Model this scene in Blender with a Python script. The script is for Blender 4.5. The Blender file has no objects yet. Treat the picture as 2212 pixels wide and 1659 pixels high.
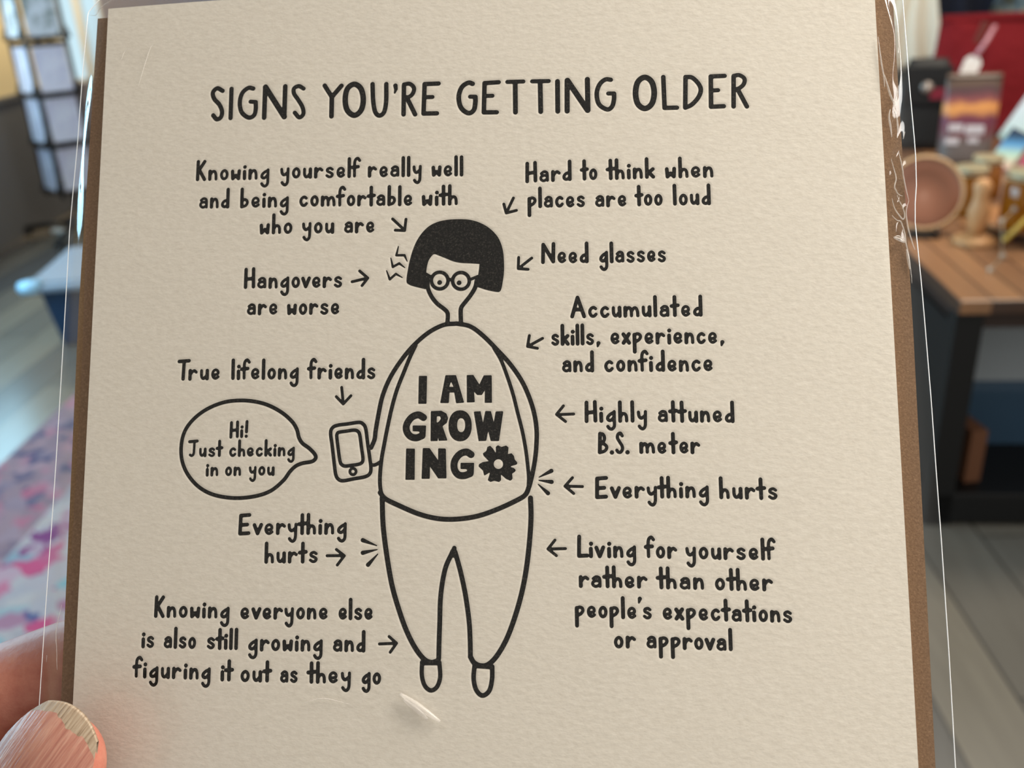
import bpy, bmesh, math, random
import numpy as np
from mathutils import Vector, Matrix, noise as mnoise

# ------------------------------------------------------------------ camera, world, lights
SC = bpy.context.scene
COL = SC.collection
F, CX, CY = 2000.0, 1106.0, 829.5            # focal length and centre, in photo pixels
PITCH, ROLL = math.radians(24), math.radians(2.9)
CAM = np.array([0.0, 0.0, 1.55])
_f0 = np.array([0, math.cos(PITCH), -math.sin(PITCH)])
_d0 = np.array([0, -math.sin(PITCH), -math.cos(PITCH)])
RGT = math.cos(ROLL) * np.array([1.0, 0, 0]) + math.sin(ROLL) * _d0
DWN = math.cos(ROLL) * _d0 - math.sin(ROLL) * np.array([1.0, 0, 0])
FWD = _f0
CARD_D = 0.146                               # distance to the card along the optical axis

cd = bpy.data.cameras.new('camera')
cam = bpy.data.objects.new('camera', cd)
COL.objects.link(cam)
cam.matrix_world = Matrix(((RGT[0], -DWN[0], -FWD[0], CAM[0]), (RGT[1], -DWN[1], -FWD[1], CAM[1]),
                           (RGT[2], -DWN[2], -FWD[2], CAM[2]), (0, 0, 0, 1)))
cd.sensor_fit = 'HORIZONTAL'
cd.sensor_width = 36.0
cd.lens = 36.0 * F / 2212.0
cd.clip_start = 0.01
cd.clip_end = 60
cd.dof.use_dof = True
cd.dof.focus_distance = CARD_D
cd.dof.aperture_fstop = cd.lens / 1.5
SC.camera = cam

SC.view_settings.view_transform = 'Standard'
SC.view_settings.look = 'None'
SC.view_settings.gamma = 1.0
SC.view_settings.exposure = 0.0
SC.view_settings.use_curve_mapping = False

W = bpy.data.worlds.new('room_light')
SC.world = W
W.use_nodes = True
# soft room light: raised behind the camera as added fill for card and hand
_wn, _wl = W.node_tree.nodes, W.node_tree.links
_tc = _wn.new('ShaderNodeTexCoord')
_sp = _wn.new('ShaderNodeSeparateXYZ')
_mr = _wn.new('ShaderNodeMapRange')
_mr.inputs[1].default_value, _mr.inputs[2].default_value = 0.9, -0.9
_mr.inputs[3].default_value, _mr.inputs[4].default_value = 0.36, 1.0
_wl.new(_tc.outputs['Generated'], _sp.inputs[0])
_wl.new(_sp.outputs['Y'], _mr.inputs[0])
_wl.new(_mr.outputs[0], _wn['Background'].inputs[1])
_wn['Background'].inputs[0].default_value = (0.66, 0.62, 0.56, 1)

def area(name, loc, target, size, energy, col, size_y=None):
    l = bpy.data.lights.new(name, 'AREA')
    l.energy = energy
    l.color = col
    l.size = size
    if size_y:
        l.shape = 'RECTANGLE'
        l.size_y = size_y
    o = bpy.data.objects.new(name, l)
    COL.objects.link(o)
    o.location = loc
    o.rotation_euler = (Vector(target) - Vector(loc)).to_track_quat('-Z', 'Y').to_euler()
    return o

area('card_key_light', (0.52, 0.20, 2.05), (0.0, 0.13, 1.5), 0.26, 11.5, (1.0, 0.93, 0.82))  # unseen lamp added close above the card to brighten its right side
area('shop_lamp', (2.0, 3.0, 2.9), (1.6, 3.2, 0.7), 0.6, 50, (1.0, 0.88, 0.72))
area('wall_fill_light', (-2.95, 7.15, 2.5), (-3.42, 6.2, 1.2), 0.25, 30, (1.0, 0.80, 0.50))  # unseen warm light added to brighten the cream wall
area('side_lamp', (2.6, 0.12, 2.82), (0, 0.1, 1.5), 1.1, 17, (1.0, 0.97, 0.92), 0.35)

# ------------------------------------------------------------------ helpers
def lin(c):
    c = c / 255.0
    return c / 12.92 if c <= 0.04045 else ((c + 0.055) / 1.055) ** 2.4

def rgb(r, g, b):
    return (lin(r), lin(g), lin(b), 1.0)

def mat(name, col, rough=0.6, metal=0.0, spec=0.5, **kw):
    m = bpy.data.materials.new(name)
    m.use_nodes = True
    b = m.node_tree.nodes['Principled BSDF']
    b.inputs['Base Color'].default_value = col
    b.inputs['Roughness'].default_value = rough
    b.inputs['Metallic'].default_value = metal
    b.inputs['Specular IOR Level'].default_value = spec
    for k, v in kw.items():
        b.inputs[k.replace('_', ' ')].default_value = v
    return m

def nt(m):
    return m.node_tree.nodes, m.node_tree.links, m.node_tree.nodes['Principled BSDF']

def coords(m, scale=(1, 1, 1), rot=(0, 0, 0), loc=(0, 0, 0)):
    n, l, b = nt(m)
    tc = n.new('ShaderNodeTexCoord')
    mp = n.new('ShaderNodeMapping')
    mp.inputs['Scale'].default_value = scale
    mp.inputs['Rotation'].default_value = rot
    mp.inputs['Location'].default_value = loc
    l.new(tc.outputs['Object'], mp.inputs['Vector'])
    return mp.outputs['Vector']

def noise(m, vec, scale, detail=4, rough=0.6):
    n, l, b = nt(m)
    t = n.new('ShaderNodeTexNoise')
    t.inputs['Scale'].default_value = scale
    t.inputs['Detail'].default_value = detail
    t.inputs['Roughness'].default_value = rough
    l.new(vec, t.inputs['Vector'])
    return t.outputs['Fac']

def ramp(m, fac, stops, interp='LINEAR'):
    n, l, b = nt(m)
    r = n.new('ShaderNodeValToRGB')
    r.color_ramp.interpolation = interp
    e = r.color_ramp.elements
    while len(e) < len(stops):
        e.new(0.5)
    for k, (p, c) in enumerate(stops):
        e[k].position = p
        e[k].color = c
    l.new(fac, r.inputs['Fac'])
    return r.outputs['Color']

def to_base(m, out):
    n, l, b = nt(m)
    l.new(out, b.inputs['Base Color'])

def bump(m, fac, dist, strength=1.0):
    n, l, b = nt(m)
    bp = n.new('ShaderNodeBump')
    bp.inputs['Distance'].default_value = dist
    bp.inputs['Strength'].default_value = strength
    l.new(fac, bp.inputs['Height'])
    l.new(bp.outputs['Normal'], b.inputs['Normal'])

def mixc(m, fac, a, b_):
    n, l, b = nt(m)
    x = n.new('ShaderNodeMix')
    x.data_type = 'RGBA'
    for s, v in ((0, fac), (6, a), (7, b_)):
        if hasattr(v, 'links') or isinstance(v, bpy.types.NodeSocket):
            l.new(v, x.inputs[s])
        else:
            x.inputs[s].default_value = v
    return x.outputs[2]

def ray(x, y):
    return FWD + (x - CX) / F * RGT + (y - CY) / F * DWN

def onz(x, y, z=0.0):
    q = ray(x, y)
    return Vector(CAM + q * (z - CAM[2]) / q[2])

def ony(x, y, Y):
    q = ray(x, y)
    return Vector(CAM + q * (Y / q[1]))

def mpp(p):                                   # metres per photo pixel at a place
    return float(np.dot(np.array(p) - CAM, FWD)) / F

def tag(o, label=None, cat=None, group=None, kind=None):
    if label: o['label'] = label
    if cat: o['category'] = cat
    if group: o['group'] = group
    if kind: o['kind'] = kind
    return o

def thing(name, label, cat, loc=(0, 0, 0), rotz=0.0, group=None, matrix=None):
    o = bpy.data.objects.new(name, None)
    o.empty_display_size = 0.02
    COL.objects.link(o)
    if matrix is not None:
        o.matrix_world = matrix
    else:
        o.location = loc
        o.rotation_euler = (0, 0, rotz)
    return tag(o, label, cat, group)

def link(name, me, m, parent=None, smooth=False, matrix=None):
    if m is not None:
        me.materials.append(m)
    if smooth:
        me.polygons.foreach_set('use_smooth', np.ones(len(me.polygons), dtype=bool))
    o = bpy.data.objects.new(name, me)
    COL.objects.link(o)
    if parent is not None:
        o.parent = parent
    elif matrix is not None:
        o.matrix_world = matrix
    return o

class MB:
    def __init__(s):
        s.bm = bmesh.new()

    def box(s, c, d, bev=0.0, rot=None, seg=2):
        r = bmesh.ops.create_cube(s.bm, size=1.0)
        vs = r['verts']
        M = Matrix.Translation(c) @ (rot if rot is not None else Matrix.Identity(4)) @ Matrix.Diagonal((d[0], d[1], d[2], 1))
        bmesh.ops.transform(s.bm, matrix=M, verts=vs)
        if bev:
            es = list({e for v in vs for e in v.link_edges})
            bmesh.ops.bevel(s.bm, geom=es, offset=bev, segments=seg, affect='EDGES', profile=0.5)
        return s

    def ring_loft(s, rings, cap=True, close=False):
        vr = [[s.bm.verts.new(p) for p in r] for r in rings]
        n = len(vr[0])
        for k in range(len(vr) - 1 + (1 if close else 0)):
            a, b = vr[k], vr[(k + 1) % len(vr)]
            for i in range(n):
                s.bm.faces.new((a[i], a[(i + 1) % n], b[(i + 1) % n], b[i]))
        if cap and not close:
            s.bm.faces.new(list(reversed(vr[0])))
            s.bm.faces.new(vr[-1])
        return s

    def tube(s, pts, r, n=10, closed=False):
        pts = [Vector(p) for p in pts]
        rs = r if hasattr(r, '__len__') else [r] * len(pts)
        rings = []
        up = Vector((0.13, 0.21, 0.97)).normalized()
        for k, p in enumerate(pts):
            a = pts[k - 1] if (k > 0 or closed) else p
            b = pts[(k + 1) % len(pts)] if (k < len(pts) - 1 or closed) else p
            t = (b - a).normalized()
            x = t.cross(up)
            if x.length < 1e-3:
                x = t.cross(Vector((1, 0, 0)))
            x.normalize()
            y = x.cross(t).normalized()
            rings.append([p + (x * math.cos(2 * math.pi * i / n) + y * math.sin(2 * math.pi * i / n)) * rs[k] for i in range(n)])
        return s.ring_loft(rings, close=closed)

    def lathe(s, prof, n=32, c=(0, 0, 0), rot=None, loop=False):
        M = Matrix.Translation(c) @ (rot if rot is not None else Matrix.Identity(4))
        rings = [[M @ Vector((r * math.cos(2 * math.pi * i / n), r * math.sin(2 * math.pi * i / n), z)) for i in range(n)] for r, z in prof]
        return s.ring_loft(rings, close=loop)

    def grid(s, fn, nu, nv):
        v = [[s.bm.verts.new(fn(i / nu, j / nv)) for i in range(nu + 1)] for j in range(nv + 1)]
        for j in range(nv):
            for i in range(nu):
                s.bm.faces.new((v[j][i], v[j][i + 1], v[j + 1][i + 1], v[j + 1][i]))
        return s

    def poly(s, pts, depth):                  # outline in x,z extruded along y
        f = [s.bm.verts.new((p[0], -depth / 2, p[1])) for p in pts]
        b = [s.bm.verts.new((p[0], depth / 2, p[1])) for p in pts]
        n = len(pts)
        s.bm.faces.new(f)
        s.bm.faces.new(list(reversed(b)))
        for i in range(n):
            s.bm.faces.new((f[(i + 1) % n], f[i], b[i], b[(i + 1) % n]))
        return s

    def done(s, name, m, parent=None, smooth=False, thick=0.0):
        if thick:
            pass
        bmesh.ops.recalc_face_normals(s.bm, faces=s.bm.faces[:])
        me = bpy.data.meshes.new(name)
        s.bm.to_mesh(me)
        s.bm.free()
        o = link(name, me, m, parent, smooth)
        if thick:
            md = o.modifiers.new('thickness', 'SOLIDIFY')
            md.thickness = thick
        return o

# ------------------------------------------------------------------ the room
def planks(m, c1, c2, mortar, w, h, rotz, loc=(0, 0, 0)):
    n, l, b = nt(m)
    v = coords(m, rot=(0, 0, rotz), loc=loc)
    br = n.new('ShaderNodeTexBrick')
    br.inputs['Color1'].default_value = c1
    br.inputs['Color2'].default_value = c2
    br.inputs['Mortar'].default_value = mortar
    br.inputs['Scale'].default_value = 1.0
    br.inputs['Mortar Size'].default_value = 0.004
    br.inputs['Brick Width'].default_value = w
    br.inputs['Row Height'].default_value = h
    l.new(v, br.inputs['Vector'])
    mp = n.new('ShaderNodeMapping')
    mp.inputs['Scale'].default_value = (1.2, 14, 1)
    l.new(v, mp.inputs['Vector'])
    g = noise(m, mp.outputs['Vector'], 2.2, 6, 0.65)
    to_base(m, mixc(m, g, br.outputs['Color'], mixc(m, 0.55, br.outputs['Color'], (0.05, 0.04, 0.035, 1))))
    return g

M_floor = mat('greyed_wood_floor', rgb(120, 110, 100), 0.24)
planks(M_floor, rgb(138, 130, 116), rgb(88, 88, 88), rgb(66, 64, 61), 1.3, 0.19, math.radians(-87), (0.3, 0.07, 0))
M_cream = mat('cream_paint', rgb(246, 228, 182), 0.8)
M_pale = mat('pale_paint', rgb(214, 222, 226), 0.8)
M_dark = mat('charcoal_paint', rgb(104, 106, 108), 0.55)
M_wallr = mat('olive_brown_paint', rgb(70, 66, 52), 0.8)
M_white = mat('white_paint', rgb(225, 228, 228), 0.5)

def emis(name, col, strength):
    m = bpy.data.materials.new(name)
    m.use_nodes = True
    n, l = m.node_tree.nodes, m.node_tree.links
    n.clear()
    e = n.new('ShaderNodeEmission')
    e.inputs[0].default_value = col
    e.inputs[1].default_value = strength
    o = n.new('ShaderNodeOutputMaterial')
    l.new(e.outputs[0], o.inputs[0])
    return m

M_day1 = emis('daylight_pane', (0.46, 0.80, 1.0, 1), 9.5)
M_day2 = emis('daylight_pane_far', (0.66, 0.90, 1.0, 1), 0.95)

def struct(name, mb, m):
    return tag(mb.done(name, m), kind='structure')

struct('floor', MB().box((0.2, 3.0, -0.05), (7.6, 10.0, 0.1)), M_floor)
XW, YB = -3.42, 7.75
# left wall with an opening for the window (wall pieces in one mesh), dark wainscot below
WY0, WY1, WZ0, WZ1 = 0.8, 6.05, 1.02, 2.75
mb = MB()
mb.box((XW - 0.06, (-2 + WY0) / 2, 1.5), (0.12, WY0 + 2, 3.0))
mb.box((XW - 0.06, (WY1 + YB) / 2, 1.5), (0.12, YB - WY1, 3.0))
mb.box((XW - 0.06, (WY0 + WY1) / 2, WZ0 / 2), (0.12, WY1 - WY0, WZ0))
mb.box((XW - 0.06, (WY0 + WY1) / 2, (WZ1 + 3) / 2), (0.12, WY1 - WY0, 3 - WZ1))
struct('wall_left', mb, M_cream)
mb = MB()
mb.box((XW + 0.014, 3.0, 0.46), (0.028, 9.4, 0.92))
mb.box((XW + 0.022, 3.0, 0.905), (0.044, 9.4, 0.03))
struct('trim_1', mb, M_dark)
w1 = struct('window_1', MB().box((XW - 0.09, (WY0 + WY1) / 2, (WZ0 + WZ1) / 2), (0.01, WY1 - WY0, WZ1 - WZ0)), M_day1)
mb = MB()
for k in range(5):
    y = WY0 + (WY1 - WY0) * k / 4
    mb.box((XW - 0.05, y, (WZ0 + WZ1) / 2), (0.06, 0.06, WZ1 - WZ0))
for z in (WZ0, WZ1):
    mb.box((XW - 0.05, (WY0 + WY1) / 2, z), (0.06, WY1 - WY0, 0.06))
fr = mb.done('window_frame', M_white, w1)
# back wall with its window
BX0, BX1, BZ0, BZ1 = -3.40, -3.02, 0.9, 2.6
mb = MB()
mb.box(((BX1 + 4) / 2, YB + 0.06, 1.5), (4 - BX1, 0.12, 3.0))
mb.box(((BX0 + BX1) / 2, YB + 0.06, BZ0 / 2), (BX1 - BX0, 0.12, BZ0))
mb.box(((BX0 + BX1) / 2, YB + 0.06, (BZ1 + 3) / 2), (BX1 - BX0, 0.12, 3 - BZ1))
struct('wall_back', mb, mat('mauve_grey_paint', rgb(120, 114, 124), 0.8))
w2 = struct('window_2', MB().box(((BX0 + BX1) / 2, YB + 0.09, (BZ0 + BZ1) / 2), (BX1 - BX0, 0.01, BZ1 - BZ0)), M_day2)
mb = MB()
for x in (BX0, (BX0 + BX1) / 2, BX1):
    mb.box((x, YB + 0.05, (BZ0 + BZ1) / 2), (0.06, 0.06, BZ1 - BZ0))
for z in (BZ0, BZ1):
    mb.box(((BX0 + BX1) / 2, YB + 0.05, z), (BX1 - BX0, 0.06, 0.06))
mb.done('window_frame', M_white, w2)
struct('wall_right', MB().box((2.75, 5.36, 1.5), (3.3, 0.12, 3.0)), M_wallr)

# ------------------------------------------------------------------ things on the left
# card spinner
M_wire = mat('dark_wire', rgb(52, 50, 52), 0.45, 0.6)
M_rubber = mat('black_rubber', rgb(22, 24, 28), 0.5)
sp = onz(180, 500)
SPR = math.radians(46)
spin = thing('card_spinner', 'tall dark wire card spinner rack by the dark wainscot', 'card rack', sp, SPR)
SW = 0.26
MB().tube([(0, 0, 0.07), (0, 0, 1.78)], 0.022).done('pole', M_wire, spin, True)
MB().lathe([(0.0, 0.05), (0.10, 0.05), (0.12, 0.07), (0.10, 0.10), (0.03, 0.12), (0, 0.12)]).done('hub', M_wire, spin, True)
for k in range(4):
    a = math.radians(45 + 90 * k)
    f = MB().tube([(0.05 * math.cos(a), 0.05 * math.sin(a), 0.08), (0.4 * math.cos(a), 0.4 * math.sin(a), 0.045)], 0.02).done('foot', M_rubber, spin, True)
    MB().lathe([(0.0, 0.0), (0.035, 0.0), (0.04, 0.02), (0.03, 0.04), (0, 0.04)], 16, (0.4 * math.cos(a), 0.4 * math.sin(a), 0)).done('caster', M_rubber, f, True)
levels = [(1.31, 1.56), (0.965, 1.245), (0.645, 0.925), (0.325, 0.60)]
for (sx, sy) in ((1, 1), (1, -1), (-1, 1), (-1, -1)):
    MB().tube([(sx * SW / 2, sy * SW / 2, 0.27), (sx * SW / 2, sy * SW / 2, 1.62)], 0.013).done('upright', M_wire, spin, True)
for z0, z1 in levels:
    for k in range(4):
        R = Matrix.Rotation(math.pi / 2 * k, 4, 'Z')
        q = [R @ Vector(p) for p in ((-SW / 2, -SW / 2 - 0.012, z0 + 0.05), (-SW / 2, -SW / 2 - 0.03, z0 - 0.015), (SW / 2, -SW / 2 - 0.03, z0 - 0.015), (SW / 2, -SW / 2 - 0.012, z0 + 0.05))]
        MB().tube(q, 0.009, 8).done('wire_pocket', M_wire, spin, True)
        MB().tube([R @ Vector((-SW / 2, -SW / 2, z1 + 0.012)), R @ Vector((SW / 2, -SW / 2, z1 + 0.012))], 0.011, 8).done('rail', M_wire, spin, True)
M_cards = []
for k, (c1, c2) in enumerate([((205, 212, 224), (120, 132, 132)), ((214, 214, 232), (196, 196, 220)), ((206, 208, 226), (190, 190, 214)), ((196, 198, 214), (180, 180, 204))]):
    m = mat('printed_card_stock', rgb(*c1), 0.5)
    v = coords(m, (1, 1, 1))
    to_base(m, mixc(m, ramp(m, noise(m, v, 9, 2), [(0.45, (0, 0, 0, 1)), (0.62, (1, 1, 1, 1))]), rgb(*c1), rgb(*c2)))
    M_cards.append(m)
names4 = ['top', 'second', 'third', 'lowest']
spinM = Matrix.Translation(sp) @ Matrix.Rotation(SPR, 4, 'Z')
for k, (z0, z1) in enumerate(levels):
    for face in (0, 1):
        R = spinM @ Matrix.Rotation(-math.pi / 2 * face, 4, 'Z')
        mb = MB()
        mb.box((0, 0, (z1 - z0) / 2), (SW - 0.05, 0.006, z1 - z0), 0.002)
        o = mb.done('greeting_card', M_cards[k])
        o.matrix_world = R @ Matrix.Translation((0, -SW / 2 - 0.012, z0)) @ Matrix.Rotation(math.radians(-2), 4, 'X')
        tag(o, 'pale card in the %s pocket of the spinner, on its %s' % (names4[k], 'broad front face' if face == 0 else 'narrow bluish side'),
            'card', 'cards in the spinner rack')
# small pale strip lying by the spinner
p = onz(135, 507)
o = MB().box((0, 0, 0.02), (0.20, 0.05, 0.035), 0.01).done('door_wedge', mat('pale_plastic', rgb(205, 214, 216), 0.5))
o.location = p
o.rotation_euler = (0, 0, math.radians(-35))
tag(o, 'small pale wedge on the floor by the foot of the card spinner', 'wedge')
# storage tub
M_tub = mat('navy_plastic', rgb(22, 54, 88), 0.4)
M_lid = mat('blue_grey_plastic', rgb(112, 128, 146), 0.45)
M_lid_highlight = mat('light_blue_highlight', rgb(150, 200, 232), 0.35)  # colour of the highlight on the lid corner
TZ = 0.33
A, B = onz(45, 622, TZ), onz(148, 532, TZ)
dv = (B - A); dv.z = 0
tl = dv.length
ang = math.atan2(dv.y, dv.x) - math.pi / 2
ex = Vector((math.cos(ang), math.sin(ang), 0))
TW = 0.62
c0 = A + ex * TW / 2 + dv / 2
tub = thing('storage_tub', 'navy plastic storage tub with blue-grey lid on the floor', 'storage tub', (c0.x, c0.y, 0), ang)
mb = MB()
w_, l_ = TW / 2 - 0.05, tl / 2 - 0.05
mb.ring_loft([[(sx * w_ * k, sy * l_ * k, z) for sx, sy in ((-1, -1), (1, -1), (1, 1), (-1, 1))] for k, z in ((0.84, 0.0), (0.86, 0.015), (0.98, TZ - 0.03), (1.0, TZ - 0.02))])
mb.done('body', M_tub, tub)
mb = MB().box((0, 0, TZ - 0.02), (TW, tl, 0.035), 0.012)
mb.box((0, 0, TZ), (TW - 0.1, tl - 0.1, 0.012), 0.005)
lid = mb.done('lid', M_lid, tub)
MB().lathe([(0, 0), (0.05, 0), (0.058, 0.02), (0.05, 0.045), (0, 0.05)], 20, (-TW / 2 + 0.03, -tl / 2 + 0.03, TZ - 0.03)).done('lid_highlight', M_lid_highlight, tub, True)  # lid-corner highlight built as a pale blue knob
# rug
A, B = onz(0, 1010), onz(150, 868)
dv = (B - A).normalized()
rang = math.atan2(dv.y, dv.x)
M_rug = mat('patterned_rug_pile', rgb(180, 160, 170), 0.95, 0, 0.1)
n, l, b = nt(M_rug)
v = coords(M_rug, (1, 1, 1))
wv = n.new('ShaderNodeTexNoise'); wv.inputs['Scale'].default_value = 9.0; wv.inputs['Detail'].default_value = 5
l.new(v, wv.inputs['Vector'])
add = n.new('ShaderNodeMixRGB'); add.blend_type = 'ADD'; add.inputs[0].default_value = 0.16
l.new(v, add.inputs[1]); l.new(wv.outputs['Color'], add.inputs[2])
vo = n.new('ShaderNodeTexVoronoi'); vo.inputs['Scale'].default_value = 15.0
l.new(add.outputs[0], vo.inputs['Vector'])
sepc = n.new('ShaderNodeSeparateColor'); l.new(vo.outputs['Color'], sepc.inputs[0])
field = ramp(M_rug, sepc.outputs[0], [(0.0, rgb(168, 160, 160)), (0.3, rgb(160, 150, 156)), (0.42, rgb(104, 160, 168)), (0.52, rgb(176, 72, 110)), (0.62, rgb(166, 156, 164)), (0.8, rgb(138, 52, 100)), (0.92, rgb(66, 82, 124)), (1.0, rgb(176, 164, 160))])
vo2 = n.new('ShaderNodeTexVoronoi'); vo2.inputs['Scale'].default_value = 19.0
l.new(add.outputs[0], vo2.inputs['Vector'])
sep2 = n.new('ShaderNodeSeparateColor'); l.new(vo2.outputs['Color'], sep2.inputs[0])
bord = ramp(M_rug, sep2.outputs[1], [(0.0, rgb(126, 106, 116)), (0.4, rgb(142, 118, 126)), (0.55, rgb(60, 68, 98)), (0.75, rgb(154, 130, 138)), (1.0, rgb(160, 92, 112))])
sx_ = n.new('ShaderNodeSeparateXYZ'); l.new(v, sx_.inputs[0])
isb = ramp(M_rug, sx_.outputs['Y'], [(0.0, (0, 0, 0, 1)), (0.5, (0, 0, 0, 1))])
lt = n.new('ShaderNodeMath'); lt.operation = 'GREATER_THAN'; lt.inputs[1].default_value = -0.34
l.new(sx_.outputs['Y'], lt.inputs[0])
to_base(M_rug, mixc(M_rug, lt.outputs[0], field, bord))
bump(M_rug, noise(M_rug, v, 160, 2), 0.004)
RW, RL = 2.1, 3.0
ro = MB().box((-0.6, -RW / 2, 0.006), (RL, RW, 0.012), 0.004).done('patterned_rug', M_rug)
ro.location = (A.x, A.y, 0)
ro.rotation_euler = (0, 0, rang)
tag(ro, 'faded pink and blue patterned rug on the wood floor', 'rug')

# ------------------------------------------------------------------ things on the right
TH = 0.71
cA, cB = onz(2074, 650, TH), onz(1997, 577, TH)
dv = cB - cA
tang = math.atan2(dv.y, dv.x) - math.pi / 2
tang = max(min(tang, math.radians(4)), math.radians(-14))
TWD, TLN = 1.6, 2.75
tab = thing('display_table', 'wooden display table with black base, holding jars and gifts', 'table', (cA.x, cA.y, 0), tang)
M_ttop = mat('oiled_plank_wood', rgb(150, 100, 62), 0.38)
g = planks(M_ttop, rgb(172, 124, 84), rgb(130, 90, 60), rgb(70, 44, 28), 3.0, 0.085, math.radians(90))
M_blk = mat('black_metal', rgb(13, 14, 16), 0.5, 0.2)
MB().box((TWD / 2, TLN / 2, TH - 0.02), (TWD, TLN, 0.04), 0.006).done('tabletop', M_ttop, tab)
M_apr = mat('dark_stained_wood', rgb(46, 30, 24), 0.5)
mb = MB().box((TWD / 2, 0.05, TH - 0.065), (TWD - 0.04, 0.025, 0.05)).box((0.04, TLN / 2, TH - 0.065), (0.025, TLN - 0.08, 0.05))
mb.box((TWD - 0.04, TLN / 2, TH - 0.065), (0.025, TLN - 0.08, 0.05)).box((TWD / 2, TLN - 0.04, TH - 0.065), (TWD - 0.04, 0.025, 0.05)).done('apron', M_apr, tab)
for x in (0.045, TWD - 0.045):
    for y in (0.06, TLN - 0.06):
        MB().box((x, y, (TH - 0.04) / 2), (0.075, 0.06, TH - 0.04), 0.004).done('leg', M_blk, tab)
MB().box((0.02, TLN / 2, 0.37), (0.012, TLN - 0.16, 0.50)).done('side_panel', M_blk, tab)
MB().box((TWD / 2, TLN / 2, 0.06), (TWD - 0.02, TLN - 0.06, 0.10), 0.006).done('lower_shelf', M_blk, tab)
tabM = Matrix.Translation((cA.x, cA.y, 0)) @ Matrix.Rotation(tang, 4, 'Z')

def on_table(name, label, cat, lx, ly, rz=0.0, lz=0.0, group=None):
    p = tabM @ Vector((lx, ly, TH + lz))
    return thing(name, label, cat, p, tang + rz, group)

# bin and carton on the lower shelf
p = tabM @ Vector((0.46, 0.6, 0.112))
bn = thing('storage_bin', 'blue-grey lidded bin on the black lower shelf of the table', 'storage bin', p, tang)
M_bin = mat('steel_blue_plastic', rgb(58, 84, 108), 0.35)
M_binl = mat('pale_grey_plastic', rgb(150, 160, 168), 0.3)
MB().ring_loft([[(sx * 0.30 * k, sy * 0.3 * k, z) for sx, sy in ((-1, -1), (1, -1), (1, 1), (-1, 1))] for k, z in ((0.88, 0.0), (1.0, 0.20), (1.0, 0.24))]).done('body', M_bin, bn)
MB().ring_loft([[(sx * 0.31 * k, sy * 0.31 * k, z) for sx, sy in ((-1, -1), (1, -1), (1, 1), (-1, 1))] for k, z in ((1.0, 0.24), (1.0, 0.40), (0.96, 0.43), (0.2, 0.435))]).done('lid', M_binl, bn)
p = tabM @ Vector((0.135, 0.16, 0.112))
o = MB().box((0, 0, 0.085), (0.05, 0.14, 0.17), 0.003).done('carton', mat('brown_cardboard', rgb(104, 66, 42), 0.8))
o.location = p; o.rotation_euler = (0, 0, tang + 0.2)
tag(o, 'narrow brown cardboard carton between the table leg and the grey bin', 'carton')

def tl_(px, py, z=TH):                         # place on the table in its own frame
    q = tabM.inverted() @ onz(px, py, z)
    return q.x, q.y

FACE = -tang + math.radians(-24)               # turn towards the camera
# round serving board
M_board = mat('pale_turned_wood', rgb(168, 118, 74), 0.45)
v = coords(M_board, (2, 30, 2)); to_base(M_board, ramp(M_board, noise(M_board, v, 3, 4), [(0.3, rgb(140, 92, 54)), (0.7, rgb(188, 138, 92))]))
x, y = tl_(2240, 500)
bd = on_table('serving_board', 'round wooden serving board under the amber jars', 'serving board', x, y)
BR = 0.175
MB().lathe([(0, 0.022), (BR - 0.02, 0.022), (BR, 0.028), (BR + 0.005, 0.04), (BR - 0.004, 0.05), (BR - 0.02, 0.042), (0, 0.040)], 48).done('board', M_board, bd, True)
for k in range(3):
    a = 2.1 * k
    MB().lathe([(0, 0), (0.018, 0), (0.018, 0.023), (0, 0.023)], 14, (0.13 * math.cos(a), 0.13 * math.sin(a), 0)).done('foot', M_apr, bd)
# jars
M_honey = mat('amber_honey', rgb(146, 84, 0), 0.15, 0, 0.5, Transmission_Weight=0.12)
M_lidj = mat('pale_gold_metal', rgb(214, 204, 168), 0.3, 0.55)
M_tape = mat('cream_paper', rgb(206, 190, 160), 0.7)
def jar(label, px, py, h, r, z):
    x, y = tl_(px, py, TH + z)
    t = on_table('honey_jar', label, 'jar', x, y, 0, z, 'amber honey jars')
    MB().lathe([(0, 0), (r * 0.92, 0), (r, 0.008), (r, h * 0.72), (r * 0.86, h * 0.82), (r * 0.8, h * 0.84), (0, h * 0.84)], 28).done('glass_body', M_honey, t, True)
    ld = MB().lathe([(0, h * 0.84), (r * 0.93, h * 0.84), (r * 0.95, h * 0.86), (r * 0.95, h * 0.97), (r * 0.9, h), (0, h)], 28).done('lid', M_lidj, t)
    MB().lathe([(r * 0.96, h * 0.885), (r * 1.0, h * 0.89), (r * 1.0, h * 0.905), (r * 0.96, h * 0.91)], 28, loop=True).done('lid_band', M_apr, ld)
    return t
jar('amber honey jar with pale lid, beside the wooden plate', 2086, 462, 0.165, 0.056, 0.0)
jar('amber honey jar with pale lid, standing on the round board', 2205, 490, 0.175, 0.066, 0.052)
jar('amber honey jar with pale lid, behind the turned wooden post', 2122, 425, 0.15, 0.055, 0.0)
# turned post
x, y = tl_(2112, 496, TH + 0.043)
po = on_table('wooden_stand', 'tan turned wooden post on a foot between the amber jars', 'wooden stand', x - 0.005, y, 0, 0.0)
M_post = mat('tan_wood', rgb(196, 146, 98), 0.5)
MB().lathe([(0, 0), (0.062, 0), (0.066, 0.012), (0.05, 0.022), (0.022, 0.03), (0, 0.03)], 24).done('base', M_post, po, True)
MB().lathe([(0, 0.028), (0.020, 0.028), (0.026, 0.06), (0.034, 0.10), (0.026, 0.125), (0.022, 0.15), (0.028, 0.18), (0.014, 0.2), (0, 0.2)], 24).done('post', M_post, po, True)
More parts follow.
